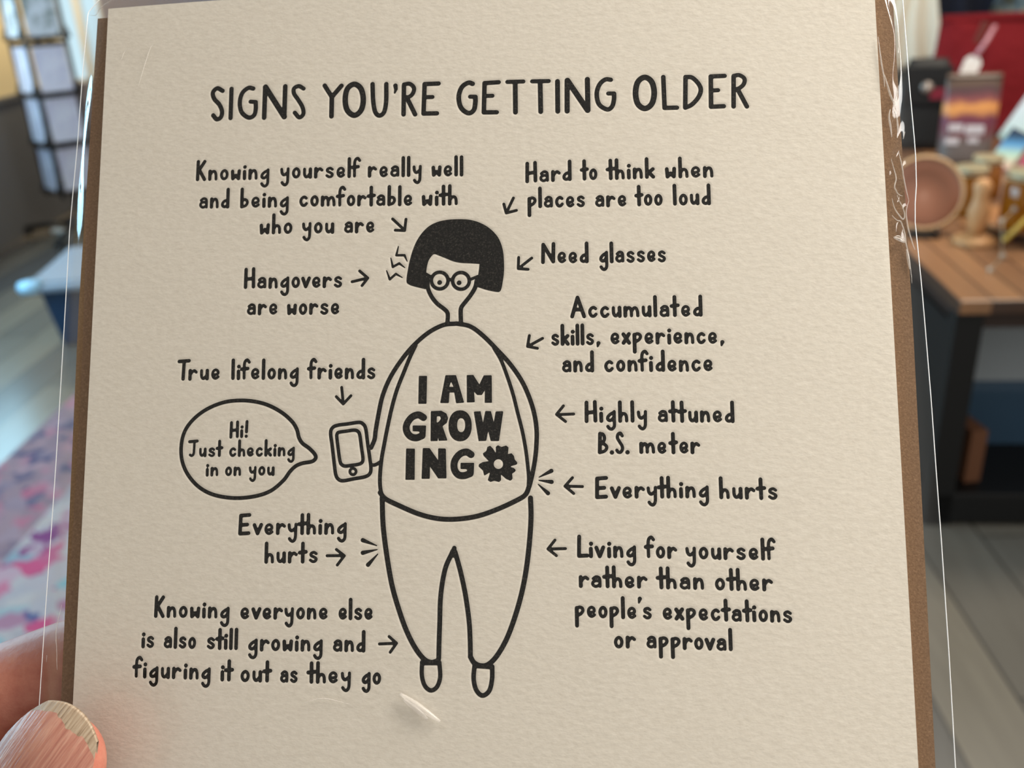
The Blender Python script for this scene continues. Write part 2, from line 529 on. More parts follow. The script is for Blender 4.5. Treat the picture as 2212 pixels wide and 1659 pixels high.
# dipper leaning on the board
M_yel = mat('yellow_wood', rgb(206, 168, 70), 0.5)
x, y = tl_(2168, 522, TH + 0.05)
dp = on_table('honey_dipper', 'yellow wooden dipper leaning on the round board', 'dipper', x, y, 0, 0.052)
d_ = Vector((0.13, 0.02, 0.14))
MB().tube([Vector((0, 0, 0.0)), d_ * 0.5, d_], 0.0075).done('handle', M_yel, dp, True)
M_ = MB()
for k in range(4):
    c = d_ + d_.normalized() * (0.008 + 0.011 * k)
    M_.lathe([(0, -0.003), (0.018 - 0.002 * abs(k - 1.5), -0.003), (0.018 - 0.002 * abs(k - 1.5), 0.003), (0, 0.003)], 16, c, d_.to_track_quat('Z', 'Y').to_matrix().to_4x4())
M_.tube([d_, d_ * 1.25], 0.008).done('head', M_yel, dp, True)
# wooden plate leaning, small black stand under it
M_plate = mat('red_brown_wood', rgb(140, 88, 64), 0.42)
v = coords(M_plate, (1, 1, 1)); 
M_rim = mat('pale_wood_rim', rgb(196, 160, 120), 0.5)
x, y = tl_(1990, 506)
pl = on_table('wooden_plate', 'red-brown wooden plate leaning upright on a small black stand', 'plate', x, y + 0.03, FACE + 0.2, 0.012)
Rp = Matrix.Rotation(math.radians(68), 4, 'X')
MB().lathe([(0, 0), (0.075, 0), (0.115, 0.018), (0.108, 0.024), (0.07, 0.008), (0, 0.008)], 40, (0, 0, 0.112), Rp).done('dish', M_plate, pl, True)
MB().lathe([(0.108, 0.024), (0.119, 0.014), (0.122, 0.020), (0.114, 0.028)], 40, (0, 0, 0.112), Rp, True).done('rim', M_rim, pl, True)
st = on_table('plate_stand', 'small black easel stand under the red-brown plate', 'plate stand', x, y, FACE + 0.2)
MB().box((0, -0.03, 0.006), (0.09, 0.06, 0.011), 0.003).done('base', M_blk, st)
for s_ in (-1, 1):
    MB().tube([(s_ * 0.035, -0.055, 0.01), (s_ * 0.035, -0.058, 0.035)], 0.006).done('prong', M_blk, st, True)
    MB().tube([(s_ * 0.03, -0.005, 0.01), (s_ * 0.03, 0.05, 0.12)], 0.005).done('back_strut', M_blk, st, True)
# pouch
M_pouch = mat('sunset_print_foil', rgb(120, 60, 60), 0.35)
n, l, b = nt(M_pouch)
v = coords(M_pouch)
sz = n.new('ShaderNodeSeparateXYZ'); l.new(v, sz.inputs[0])
nn = noise(M_pouch, v, 14, 3)
ad = n.new('ShaderNodeMath'); ad.operation = 'MULTIPLY_ADD'; ad.inputs[1].default_value = 0.06; l.new(nn, ad.inputs[0]); l.new(sz.outputs['Z'], ad.inputs[2])
mr = n.new('ShaderNodeMapRange'); mr.inputs[1].default_value = 0.03; mr.inputs[2].default_value = 0.36; l.new(ad.outputs[0], mr.inputs[0])
c_ = ramp(M_pouch, mr.outputs[0], [(0, rgb(92, 84, 80)), (0.25, rgb(110, 100, 98)), (0.42, rgb(116, 62, 70)), (0.58, rgb(110, 48, 72)), (0.66, rgb(206, 140, 84)), (0.74, rgb(226, 156, 88)), (0.8, rgb(140, 76, 78)), (0.9, rgb(84, 58, 64)), (1.0, rgb(96, 76, 64))])
to_base(M_pouch, c_)
M_pale_print = mat('pale_print', rgb(206, 200, 206), 0.5)
x, y = tl_(2078, 352)
pq = tabM @ Vector((x, y, TH)); s_ = mpp(pq)
pw, ph = 108 * s_, 185 * s_
po = on_table('coffee_pouch', 'stand-up pouch printed with an orange sunset over hills, before the red bag', 'pouch', x, y, FACE + 0.12)
rings = []
for k in range(13):
    t = k / 12
    th = 0.055 * (1 - t) ** 0.7 + 0.004
    w_ = pw / 2 * (0.97 + 0.04 * math.sin(t * 3))
    rings.append([(w_ * math.copysign(abs(math.cos(a)) ** 0.55, math.cos(a)), th * math.copysign(abs(math.sin(a)) ** 0.9, math.sin(a)), t * ph) for a in [2 * math.pi * i / 28 for i in range(28)]])
body = MB().ring_loft(rings).done('pouch_body', M_pouch, po, True)
mb = MB()
for (u, z, w_, h_) in ((-0.24, 0.42, 0.26, 0.085), (0.10, 0.40, 0.34, 0.10), (-0.28, 0.27, 0.24, 0.075), (0.1, 0.28, 0.2, 0.06)):
    mb.box((u * pw, -0.055 * (1 - z) ** 0.7 - 0.007, z * ph), (w_ * pw, 0.003, h_ * ph), 0.0012)
mb.done('pale_panels', M_pale_print, po)
MB().box((0, -0.012, ph * 0.955), (pw * 0.98, 0.004, ph * 0.02), 0.001).done('zip_seal', M_apr, po)
# black bag with clasp
M_bagb = mat('black_leather', rgb(12, 13, 16), 0.5)
bump(M_bagb, noise(M_bagb, coords(M_bagb), 120, 3), 0.002)
M_clasp = mat('dull_silver', rgb(150, 140, 134), 0.4, 0.7)
M_redl = mat('crimson_lining', rgb(120, 16, 40), 0.7)
x, y = tl_(1992, 322)
pq = tabM @ Vector((x, y, TH)); s_ = mpp(pq)
bg = on_table('handbag', 'black leather handbag with round silver clasp and crimson patch', 'bag', x - 0.01, y + 0.03, FACE + 0.1)
bw, bh = 130 * s_, 185 * s_
rings = []
for k in range(11):
    t = k / 10
    w_ = bw / 2 * (1.0 - 0.42 * t ** 2.2)
    th = 0.06 * (1 - 0.6 * t)
    rings.append([(w_ * math.copysign(abs(math.cos(a)) ** 0.5, math.cos(a)), th * math.copysign(abs(math.sin(a)) ** 0.6, math.sin(a)), t * bh) for a in [2 * math.pi * i / 28 for i in range(28)]])
MB().ring_loft(rings).done('bag_body', M_bagb, bg, True)
MB().box((0.0, -0.052, bh * 0.72), (bw * 0.72, 0.012, bh * 0.42), 0.005).done('flap', M_bagb, bg)
MB().lathe([(0, 0), (0.026, 0), (0.028, 0.006), (0.018, 0.012), (0, 0.013)], 20, (0.0, -0.058, bh * 0.70), Matrix.Rotation(math.radians(90), 4, 'X')).done('clasp', M_clasp, bg, True)
MB().box((0.045, -0.060, bh * 0.63), (0.06, 0.006, 0.05), 0.002).done('lining_patch', M_redl, bg)
# red tote standing behind
M_red = mat('red_canvas', rgb(120, 2, 16), 0.9)
bump(M_red, noise(M_red, coords(M_red), 14, 3), 0.02)
YR = 4.62
pA, pB = ony(2008, 250, YR), ony(2300, 40, YR)
rw = pB.x - pA.x
rt = thing('tote_bag', 'large red canvas tote bag standing behind the pouch', 'bag', ((pA.x + pB.x) / 2, YR, TH), math.radians(-8))
rh = ony(2100, 33, YR).z - TH
rings = []
for k in range(15):
    t = k / 14
    w_ = rw / 2 * (1.0 + 0.03 * math.sin(5 * t))
    th = 0.07 * (1 - 0.75 * t)
    rings.append([(w_ * math.copysign(abs(math.cos(a)) ** 0.45, math.cos(a)) , th * math.copysign(abs(math.sin(a)) ** 0.6, math.sin(a)) + 0.012 * math.sin(7 * t + 4 * math.cos(a)), t * rh) for a in [2 * math.pi * i / 36 for i in range(36)]])
MB().ring_loft(rings).done('bag_body', M_red, rt, True)
MB().box((-rw * 0.18, -0.035, rh * 0.86), (0.035, 0.012, 0.1), 0.004, Matrix.Rotation(math.radians(18), 4, 'Y')).done('strap_tab', mat('brown_leather', rgb(104, 40, 34), 0.6), rt)
MB().box((0, -0.026, rh * 0.985), (rw * 0.96, 0.012, 0.03), 0.004).done('hem', M_red, rt)
# price tag hanging on it
pt = ony(2150, 55, YR - 0.13)
tg = thing('price_tag', 'blank white price tag on a clear loop, hanging over the red bag', 'price tag', pt, 0)
e0 = ony(2108, 120, YR - 0.16) - pt
e1 = ony(2094, 152, YR - 0.16) - pt
s_ = mpp(pt)
ax = (e1 - e0).normalized()
M_tag = mat('white_card', rgb(250, 252, 255), 0.5)
cx_ = e0 + ax * 26 * s_
Rt = Matrix.Rotation(math.atan2(ax.x, -ax.z) * -1, 4, 'Y')
mb = MB()
wt, ht = 19 * s_, 24 * s_
mb.poly([(-wt * 0.55, ht), (wt * 0.55, ht), (wt, ht * 0.6), (wt, -ht), (-wt, -ht), (-wt, ht * 0.6)], 0.003)
bmesh.ops.transform(mb.bm, matrix=Matrix.Translation(cx_) @ Rt, verts=mb.bm.verts[:])
mb.done('tag_card', M_tag, tg)
M_loop = mat('clear_plastic_loop', rgb(196, 140, 150), 0.25)
mb = MB()
mb.tube([Vector((0, 0, 0)), e0 * 0.5 + Vector((0.006, 0, 0)), e0 + ax * 4 * s_], 5 * s_, 10)
mb.done('loop', M_loop, tg, True)
# linen cloth hanging, navy garment, patterned scarf on the wall pegs
YW = 4.86
def cloth(name, label, cat, x0, x1, ytop, ybot, Y, m, folds, amp, slant=0.0):
    a, b2 = ony(x0, ytop, Y), ony(x1, ytop, Y)
    zb = ony((x0 + x1) / 2, ybot, Y).z
    zt = max(a.z, b2.z) + 0.25
    w = b2.x - a.x
    t = thing(name, label, cat, ((a.x + b2.x) / 2, Y, zt), 0)
    mb = MB()
    mb.grid(lambda u, q: (w * (u - 0.5) * (1 - 0.25 * (1 - q) ** 2) + 0.02 * math.sin(5 * q + u * 3),
                          -amp * (0.3 + 0.7 * q) * math.cos(u * folds * 2 * math.pi + 0.8 * q) - 0.04, -(zt - zb) * q * (1 + slant * (0.5 - u))), 48, 16)
    mb.done('cloth', m, t, True, 0.004)
    MB().tube([(0, 0.05, 0.0), (0, -0.03, 0.0), (0, -0.045, 0.02)], 0.012).done('peg', M_blk, t, True)
    return t
M_linen = mat('oatmeal_linen', rgb(226, 222, 208), 0.9)
bump(M_linen, noise(M_linen, coords(M_linen), 300, 2), 0.001)
cloth('hanging_cloth', 'oatmeal linen cloth hanging in folds beside the red bag', 'cloth', 1900, 2026, 0, 148, 4.98, M_linen, 3, 0.022, 0.18)
M_navy = mat('navy_wool', rgb(16, 24, 44), 0.9)
cloth('navy_jumper', 'dark navy knitted garment hanging above the red bag', 'garment', 2018, 2150, 0, 46, 5.12, M_navy, 2, 0.03)
M_scarf = mat('grey_blue_print', rgb(90, 110, 120), 0.85)
v = coords(M_scarf)
to_base(M_scarf, ramp(M_scarf, noise(M_scarf, v, 9, 3), [(0.35, rgb(58, 60, 44)), (0.48, rgb(70, 92, 108)), (0.58, rgb(120, 122, 104)), (0.66, rgb(206, 212, 220))]))
cloth('printed_scarf', 'grey-blue printed scarf with pale blotches hanging above the red bag', 'scarf', 2135, 2330, 0, 62, 4.95, M_scarf, 2, 0.03)
# cards leaning to the right
def strips(name, cols, zmax):
    m = mat(name, rgb(*cols[0]), 0.4)
    n, l, b = nt(m)
    v = coords(m)
    s2 = n.new('ShaderNodeSeparateXYZ'); l.new(v, s2.inputs[0])
    r2 = n.new('ShaderNodeMapRange'); r2.inputs[2].default_value = zmax; l.new(s2.outputs['Z'], r2.inputs[0])
    to_base(m, ramp(m, r2.outputs[0], [(i / (len(cols) - 1), rgb(*c)) for i, c in enumerate(cols)]))
    return m
def lean_card(label, px, py, w, h, cols, dy):
    p = tl_(px, py)
    q = tabM @ Vector((p[0], p[1] + dy, TH)); s_ = mpp(q)
    t = on_table('gift_book', label, 'book', p[0], p[1] + dy, FACE - 0.35, 0.0, 'small bright books on the table')
    Rm = Matrix.Rotation(math.radians(24), 4, 'Y') @ Matrix.Rotation(math.radians(-12), 4, 'X')
    W_, H_ = w * s_, h * s_
    up = W_ * math.sin(math.radians(24)) / 2 + 0.004
    m1 = MB().box((0, 0, H_ / 2), (W_, 0.02, H_), 0.002)
    bmesh.ops.transform(m1.bm, matrix=Matrix.Translation((0, 0, up)) @ Rm, verts=m1.bm.verts[:])
    m1.done('cover', strips('book_cover_print', cols, H_ * 0.95), t)
    m2 = MB().box((0.002, 0, H_ / 2), (W_ - 0.002, 0.015, H_ + 0.001), 0.0)
    bmesh.ops.transform(m2.bm, matrix=Matrix.Translation((0, 0, up)) @ Rm, verts=m2.bm.verts[:])
    m2.done('pages', M_tape, t)
lean_card('leaning book with pink, cream and light blue cover, beside the pouch', 2140, 362, 46, 80, [(206, 128, 128), (230, 206, 176), (196, 226, 200), (96, 160, 210), (40, 60, 84)], -0.08)
lean_card('leaning white book, behind the pink and blue one', 2174, 318, 46, 120, [(60, 120, 90), (210, 232, 232), (222, 236, 244), (226, 232, 244)], 0.0)
lean_card('leaning purple and crimson book behind the jar on the board', 2208, 392, 60, 74, [(150, 120, 170), (92, 84, 128), (200, 60, 96), (220, 120, 140)], -0.04)
# bead strand
M_bead = mat('clear_glass_bead', rgb(226, 214, 196), 0.08, 0, 0.8, Transmission_Weight=0.5)
pts = [onz(2191, 452, TH + 0.12), onz(2165, 477, TH + 0.1), onz(2166, 552, TH + 0.008), onz(2139, 583, TH + 0.008)]
bs = thing('bead_strand', 'thin strand of clear glass beads trailing from the board onto the table', 'beads', pts[3], 0)
loc = [q - pts[3] for q in pts]
edge = onz(2164, 535, TH + 0.05) - pts[3]
MB().tube([loc[0], loc[1], edge, loc[2], loc[3]], 0.0012, 6).done('cord', M_tape, bs, True)
for q in loc:
    MB().lathe([(0, -0.009), (0.006, -0.007), (0.009, 0), (0.006, 0.007), (0, 0.009)], 14, q).done('bead', M_bead, bs, True)

# ------------------------------------------------------------------ the card: its plane and frame
KA, KB = 0.086, 0.123                        # the card tilts: right side and bottom are nearer
_n = np.array([-KA, -KB, -1.0]); KL = np.linalg.norm(_n); _n /= KL
_ex = np.array([1.0, 0, -KA]); _ex /= np.linalg.norm(_ex)
_ey = np.cross(_n, _ex)
def cam2world(v):
    return v[0] * RGT + v[1] * DWN + v[2] * FWD
EX, EY, EN = cam2world(_ex), cam2world(_ey), cam2world(_n)
ORG = CAM + FWD * CARD_D
CARDM = Matrix(((EX[0], EY[0], EN[0], ORG[0]), (EX[1], EY[1], EN[1], ORG[1]), (EX[2], EY[2], EN[2], ORG[2]), (0, 0, 0, 1)))

def bow(x):
    return 2.6 / 63.0 ** 2 * np.minimum(np.abs(x), 78.0) ** 2

def P(px, py, h=0.0):
    """photo pixels -> millimetres on the plane h mm in front of the card's face"""
    px = np.asarray(px, float); py = np.asarray(py, float)
    x, y = (px - CX) / F, (py - CY) / F
    bw_ = 0.0
    for _ in range(3):                       # the card is slightly bowed: its sides fall back
        Z = (CARD_D - (h - bw_) * 1e-3 * KL) / (1 + KA * x + KB * y)
        p = np.stack([x * Z, y * Z, Z], -1) - np.array([0, 0, CARD_D])
        q = np.stack([p @ _ex, p @ _ey], -1) * 1000.0
        bw_ = bow(q[..., 0])
    return q

def mmpp(px, py):
    x, y = (px - CX) / F, (py - CY) / F
    return CARD_D / (1 + KA * x + KB * y) / F * 1000.0

# ------------------------------------------------------------------ lettering: strokes measured on the print
def smooth(pts, closed=False, sub=7):
    p = [np.array(q, float) for q in pts]
    n = len(p)
    if n < 3:
        return p
    out = []
    for k in range(n if closed else n - 1):
        p1, p2 = p[k], p[(k + 1) % n]
        p0 = p[k - 1] if (closed or k > 0) else 2 * p1 - p2
        p3 = p[(k + 2) % n] if (closed or k < n - 2) else 2 * p2 - p1
        for t in np.linspace(0, 1, sub, endpoint=False):
            out.append(0.5 * ((2 * p1) + (p2 - p0) * t + (2 * p0 - 5 * p1 + 4 * p2 - p3) * t * t + (3 * p1 - p0 - 3 * p2 + p3) * t ** 3))
    if not closed:
        out.append(p[-1])
    else:
        out.append(out[0])
    return out

def S(*p): return ('s', p)
def C_(*p): return ('c', p)
def L(*p): return ('l', p)
def D(x, y, r=1.08): return ('d', ((x, y), r))

GL = {
 'a': (13.5, [S((0.8, 16.6), (6, 20.5), (11.8, 19), (13.4, 13), (13.5, 0)), S((13.4, 10.2), (7, 12.2), (0.7, 9.2), (0.2, 3.3), (5, -0.3), (10.2, 1.6), (13.5, 6))]),
 'b': (11.5, [L((0, 38), (0, 0)), S((0, 12), (5, 17), (10, 15), (11.5, 9), (8.5, 3), (4, 0.8), (0, 0))]),
 'c': (12.5, [S((12, 17), (7.5, 20), (2, 16), (0.2, 8.5), (3.5, 1), (8.5, 0.3), (12.5, 4.5))]),
 'd': (12.5, [L((12.3, 38), (12.5, 0)), S((12.4, 14), (6, 14.5), (1, 9), (1, 3), (5, 0.2), (9.5, 2), (12.5, 7))]),
 'e': (12.5, [S((0.6, 8.2), (6.5, 8.8), (11.6, 11), (11.2, 17), (6.5, 20), (1.5, 16.5), (0, 9), (2.2, 2.5), (7, 0), (12.5, 3.5))]),
 'f': (15, [S((5.2, 0), (5, 14), (5, 29), (7, 36), (11.5, 38.5), (15.5, 34)), L((0, 20.5), (12.5, 21.8))]),
 'g': (13.5, [S((13.3, 19), (7, 15.5), (1.5, 9.5), (1, 3.5), (5, 0.8), (10, 4), (13, 9.5)), S((13.5, 20.5), (13.5, 5), (13.2, -11), (9, -17), (4, -16), (0.8, -11.5))]),
 'h': (12.5, [L((0, 38), (0, 0)), S((0, 7), (4.5, 15.5), (9.5, 15.5), (12, 10), (12.5, 0))]),
 'i': (0.5, [L((0, 16.5), (0.2, 0)), D(0.6, 26.2)]),
 'k': (12.5, [L((0, 38), (0, 0)), L((12, 18), (0.5, 7.5)), L((4.2, 10.5), (12.5, 0))]),
 'l': (0.5, [L((0, 38), (0.2, 0))]),
 'm': (25, [L((0, 18.5), (0, 0)), S((0, 9), (5, 17.5), (9.5, 17.5), (12, 10.5), (12.2, 0)), S((12.2, 9), (17, 17), (21.5, 17), (24.3, 10), (25, 0))]),
 'n': (13, [L((0, 19), (0, 0)), S((0, 8), (5, 17.5), (10, 18), (12.5, 11), (13, 0))]),
 'o': (12, [C_((6.3, 20), (1.8, 16.5), (0, 9.5), (2, 2.5), (6, 0), (10.3, 3), (12, 10.5), (10.3, 17))]),
 'p': (12.5, [L((0, 18), (0, -19)), S((0, 17), (5.5, 20), (11, 18), (12.5, 12.5), (9, 6.5), (4.5, 3.5), (0, 1))]),
 'r': (13, [L((0, 19.5), (0, 0)), S((0, 7.5), (3.5, 15), (8.5, 19.3), (13, 15.8))]),
 's': (12, [S((11.8, 17.3), (7, 20.4), (1.4, 18), (1.4, 13.2), (7, 10), (11.9, 6), (10.2, 0.9), (5, -0.4), (0, 3))]),
 't': (12.5, [L((6, 37.5), (6.3, 0)), L((0, 20.4), (12.5, 21.8))]),
 'u': (12.5, [S((0, 19), (0.3, 7), (3, 1), (7, 1.8), (12.3, 10)), L((12.3, 19), (12.5, 0))]),
 'v': (13.5, [L((0, 19), (6.5, 0), (13.5, 19.5))]),
 'w': (14, [L((0, 18.5), (1, 0.8), (7.2, 8.5), (13, 0.8), (14, 19))]),
 'x': (11.5, [L((0, 19.5), (11.5, 0)), L((11.5, 20), (0, 0))]),
 'y': (13.5, [S((0, 19), (1.2, 10), (5.5, 5.5), (12.8, 11.5)), S((13.5, 20), (13.2, 4), (12.5, -11), (8.5, -17), (4, -15.5), (1.2, -11.5))]),
 'K': (14.5, [L((0.5, 39), (0, 0)), L((14, 39), (1, 19)), L((3.5, 22), (14.5, 0))]),
 'H': (17, [L((0.5, 38), (0, 0)), L((16.5, 39), (17, 1)), L((0, 18.5), (16.8, 20.5))]),
 'N': (23, [L((0, 0), (1, 37), (22, 1)), L((23, 38), (22, 1))]),
 'A': (24, [L((0, 0), (11.5, 39), (24, 0)), L((5, 15.5), (18, 15.5))]),
 'T': (21, [L((0, 37.5), (21, 38.5)), L((10.6, 37), (9.6, 0))]),
 'E': (18, [L((18, 38.6), (1, 37.5), (0, 0), (17, 1)), L((0.5, 19.5), (14, 20.4))]),
 'B': (16.5, [S((1.5, 38), (8, 37), (11.5, 31), (9.5, 24), (1.5, 20.5)), L((1.5, 38), (0, 0)), S((1, 20.5), (10, 18.5), (16, 13), (14.5, 6), (8, 1.5), (0, 0))]),
 'S': (13, [S((13, 34), (9, 39), (3.5, 37), (2, 30), (7, 22.5), (12, 15), (13, 7), (8.5, 0.5), (3, 0.8), (0, 5))]),
 'L': (16, [L((1, 39), (0, 0.5), (16, 1.2))]),
 'J': (21, [L((0, 37.5), (20, 39)), S((13, 38), (12.5, 16), (11.5, 5), (7, 0.5), (2.5, 3))]),
 '.': (0.5, [D(0.2, 0, 1.15)]),
 ',': (3, [('q', ((2.6, 0.5), (0.6, -6.5)))]),
 "'": (3, [('q', ((2.6, 37), (0.6, 30)))]),
 '!': (2, [L((1.5, 39), (0.8, 13)), D(0.6, 0.5)]),
}
def ymap(y):
    return y * 0.97 if y <= 0 else (y * 0.91 if y <= 20 else 18.2 + (y - 20) * 1.09)

TIGHT = {('t', 'h'): -5.5, ('t', 't'): -6.5, ('l', 'f'): -5.5, ('y', 't'): -5, ('i', 't'): -4.5, ('s', 't'): -3.5, ('i', 'f'): -4.5, ('a', 't'): -3.5, ('m', 'f'): -4, ('n', 'f'): -4,
         ('r', 't'): -4, ('t', 'a'): -3.5, ('t', 'e'): -2, ('f', 'i'): -3.5, ('f', 'o'): -3, ('f', 'r'): -3, ('f', 'e'): -3.5, ('t', 'i'): -4, ('t', 's'): -2, ('u', 't'): -4, ('t', 'o'): -3, ('T', 'r'): -8, ('t', 'u'): -2,
         ('r', 'o'): -2, ('r', 'y'): -2, ('r', 'a'): -2, ('r', 'd'): -2, ('r', 's'): -1, ('v', 'e'): -2, ('v', 'a'): -2, ('o', 'v'): -2, ('o', 't'): -3, ('L', 'i'): -4, ('e', "'"): -3, ("'", 's'): -3, ('J', 'u'): -3, ('c', 't'): -3, ('h', 'e'): -1, ('E', 'v'): -1, ('i', 'v'): -1}
CROP = {'A': (400, 130, 3.403), 'B': (960, 130, 3.206), 'C': (400, 320, 3.456), 'D': (1060, 320, 3.814), 'E': (480, 520, 3.253), 'F': (1100, 610, 4.096),
        'G': (360, 740, 4.096), 'H': (1120, 830, 3.687), 'I': (820, 450, 6.144), 'J': (780, 680, 3.607), 'K': (780, 1080, 3.607), 'L': (270, 1080, 3.626),
        'M': (1160, 1130, 3.814), 'N': (840, 780, 5.925), 'O': (680, 860, 8.294)}
def at(c, x, y):
    o = CROP[c]
    return o[0] + x / o[2], o[1] + y / o[2]

class Ink:                                    # a printed group: capsules and filled outlines, in mm on the card
    def __init__(s, name, label=None, parent=None):
        s.name, s.label, s.parent, s.caps, s.polys = name, label, parent, [], []
    def stroke_px(s, pts, r):
        rs = r if hasattr(r, '__len__') else [r] * len(pts)
        m = [(P(x, y), k * mmpp(x, y)) for (x, y), k in zip(pts, rs)]
        if len(m) == 1:
            m = m * 2
        for (a, ra), (b, rb) in zip(m, m[1:]):
            s.caps.append((a[0], a[1], ra, b[0], b[1], rb))
    def stroke(s, c, pts, r, kind='l'):      # points and radius in a crop's own pixels
        if kind == 's': q = smooth(pts)
        elif kind == 'c': q = smooth(pts, True)
        else: q = [np.array(p, float) for p in pts]
        if hasattr(r, '__len__'):
            rs = list(np.interp(np.linspace(0, 1, len(q)), np.linspace(0, 1, len(r)), r) / CROP[c][2])
        else:
            rs = r / CROP[c][2]
        s.stroke_px([at(c, *p) for p in q], rs)
        return s
    def poly(s, c, *loops, curved=False):
        o = []
        for lp in loops:
            q = smooth(lp, True, 5)[:-1] if curved else [np.array(p, float) for p in lp]
            o.append(np.array([P(*at(c, *p)) for p in q]))
        s.polys.append(o)
        return s
    def word(s, c, text, xl, yl, xr, yr, size=1.0, r=3.95):
        (x0, y0), (x1, y1) = at(c, xl, yl), at(c, xr, yr)
        my = (y0 + y1) / 2
        mx = (x0 + x1) / 2
        sc = (1 + KA * (mx - CX) / F + KB * (my - CY) / F) / 0.954 * size
        r = r * sc / size if size == 1.0 else r
        gap = 11.2
        lay, x = [], 0.0
        for k, ch in enumerate(text):
            if k:
                x += gap + TIGHT.get((text[k - 1], ch), 0.0)
            lay.append((x, ch))
            x += GL[ch][0]
        # letters such as t, f carry side bars: the extent is that of the ink
        wpx = (x1 - x0 - 2 * r)
        kx = wpx / max(x, 1e-6)
        if x < 2: kx = sc
        d = np.array([x1 - x0, y1 - y0]); d /= np.linalg.norm(d)
        lean = -0.0507 + (mx - 233) / 1657 * 0.1074
        up = np.array([-lean, -1.0])
        base = np.array([x0 + r, y0 - r])
        for gx, ch in lay:
            jit = math.sin(gx * 1.7 + ord(ch)) * 0.35
            for st in GL[ch][1]:
                k, pts = st
                f = lambda p: tuple(base + d * (gx + p[0]) * kx + up * ((ymap(p[1]) + jit) * sc))
                if k == 'd':
                    s.stroke_px([f(pts[0])], r * pts[1])
                elif k == 'q':
                    s.stroke_px([f(pts[0]), f(pts[1])], [r * 1.1, r * 0.5])
                else:
                    q = smooth(pts) if k == 's' else smooth(pts, True) if k == 'c' else pts
                    s.stroke_px([f(p) for p in q], r if k == 'l' else r * (0.76 if ch in 'eas' else 0.84))
        return s
    def bounds(s):
        xs, ys = [], []
        for a in s.caps:
            xs += [a[0] - a[2], a[0] + a[2], a[3] - a[5], a[3] + a[5]]; ys += [a[1] - a[2], a[1] + a[2], a[4] - a[5], a[4] + a[5]]
        for o in s.polys:
            xs += [o[0][:, 0].min(), o[0][:, 0].max()]; ys += [o[0][:, 1].min(), o[0][:, 1].max()]
        return min(xs), min(ys), max(xs), max(ys)

INKS = []
def ink(name, label=None, parent=None):
    i = Ink(name, label, parent); INKS.append(i); return i

# title
t = ink('printed_title', 'black hand-lettered title reading SIGNS YOU\'RE GETTING OLDER')
R = 18
t.stroke('A', [(275, 225), (235, 206), (203, 238), (214, 285), (250, 325), (270, 375), (262, 418), (232, 434), (205, 405)], 17, 's').stroke('A', [(340, 210), (333, 425)], 17)
t.stroke('A', [(500, 208), (465, 203), (420, 240), (401, 310), (415, 382), (465, 421), (505, 405), (518, 360), (518, 308)], 17, 's').stroke('A', [(518, 307), (480, 304)], 16)
t.stroke('A', [(588, 197), (580, 422)], 18).stroke('A', [(590, 197), (728, 415)], 21).stroke('A', [(735, 192), (728, 418)], 18)
t.stroke('A', [(870, 208), (835, 190), (800, 207), (800, 245), (830, 290), (862, 345), (868, 395), (838, 420), (805, 385)], 16, 's')
t.stroke('A', [(1025, 186), (1078, 270)], 17).stroke('A', [(1148, 188), (1078, 270), (1075, 412)], 18)
t.stroke('A', [(1243, 176), (1192, 210), (1176, 292), (1192, 368), (1243, 405), (1292, 368), (1309, 292), (1292, 210)], 21, 'c')
t.stroke('A', [(1377, 175), (1382, 300), (1397, 380), (1428, 407), (1462, 380), (1477, 300), (1478, 175)], 17, 's').stroke('A', [(1545, 186), (1549, 212), (1540, 240)], [17, 14, 7])
t.stroke('A', [(1608, 185), (1605, 398)], 17).stroke('A', [(1608, 178), (1650, 173), (1682, 205), (1668, 252), (1625, 280)], 16, 's').stroke('A', [(1628, 272), (1690, 398)], 17)
t.stroke('A', [(1862, 171), (1760, 175), (1752, 392), (1850, 390)], 17).stroke('A', [(1755, 272), (1817, 270)], 16)
t.stroke('B', [(195, 163), (165, 156), (120, 187), (99, 255), (115, 328), (165, 366), (203, 345), (214, 292), (214, 254)], 17, 's').stroke('B', [(214, 252), (178, 252)], 15)
t.stroke('B', [(375, 152), (278, 158), (273, 361), (362, 360)], 16).stroke('B', [(275, 247), (332, 246)], 15)
t.stroke('B', [(436, 150), (546, 147)], 15).stroke('B', [(490, 150), (492, 360)], 17).stroke('B', [(608, 146), (722, 144)], 15).stroke('B', [(663, 146), (667, 356)], 17)
t.stroke('B', [(783, 146), (785, 354)], 17).stroke('B', [(850, 139), (850, 352)], 18).stroke('B', [(852, 140), (992, 346)], 20).stroke('B', [(990, 132), (994, 346)], 18)
t.stroke('B', [(1152, 135), (1115, 133), (1075, 167), (1055, 230), (1070, 303), (1125, 340), (1160, 322), (1174, 275), (1175, 232)], 16, 's').stroke('B', [(1175, 230), (1135, 230)], 15)
t.stroke('B', [(1388, 118), (1340, 150), (1324, 226), (1340, 302), (1388, 334), (1436, 302), (1453, 226), (1436, 150)], 20, 'c')
t.stroke('B', [(1516, 116), (1525, 330), (1610, 328)], 16).stroke('B', [(1670, 116), (1668, 328)], 16).stroke('B', [(1670, 116), (1715, 120), (1758, 160), (1776, 205), (1758, 258), (1712, 308), (1668, 328)], 16, 's')
t.stroke('B', [(1940, 108), (1845, 112), (1847, 322), (1935, 318)], 16).stroke('B', [(1847, 210), (1895, 207)], 15)
t.stroke('B', [(2003, 115), (2003, 320)], 16).stroke('B', [(2003, 108), (2042, 103), (2078, 128), (2070, 170), (2025, 205)], 15, 's').stroke('B', [(2030, 198), (2095, 320)], 16)

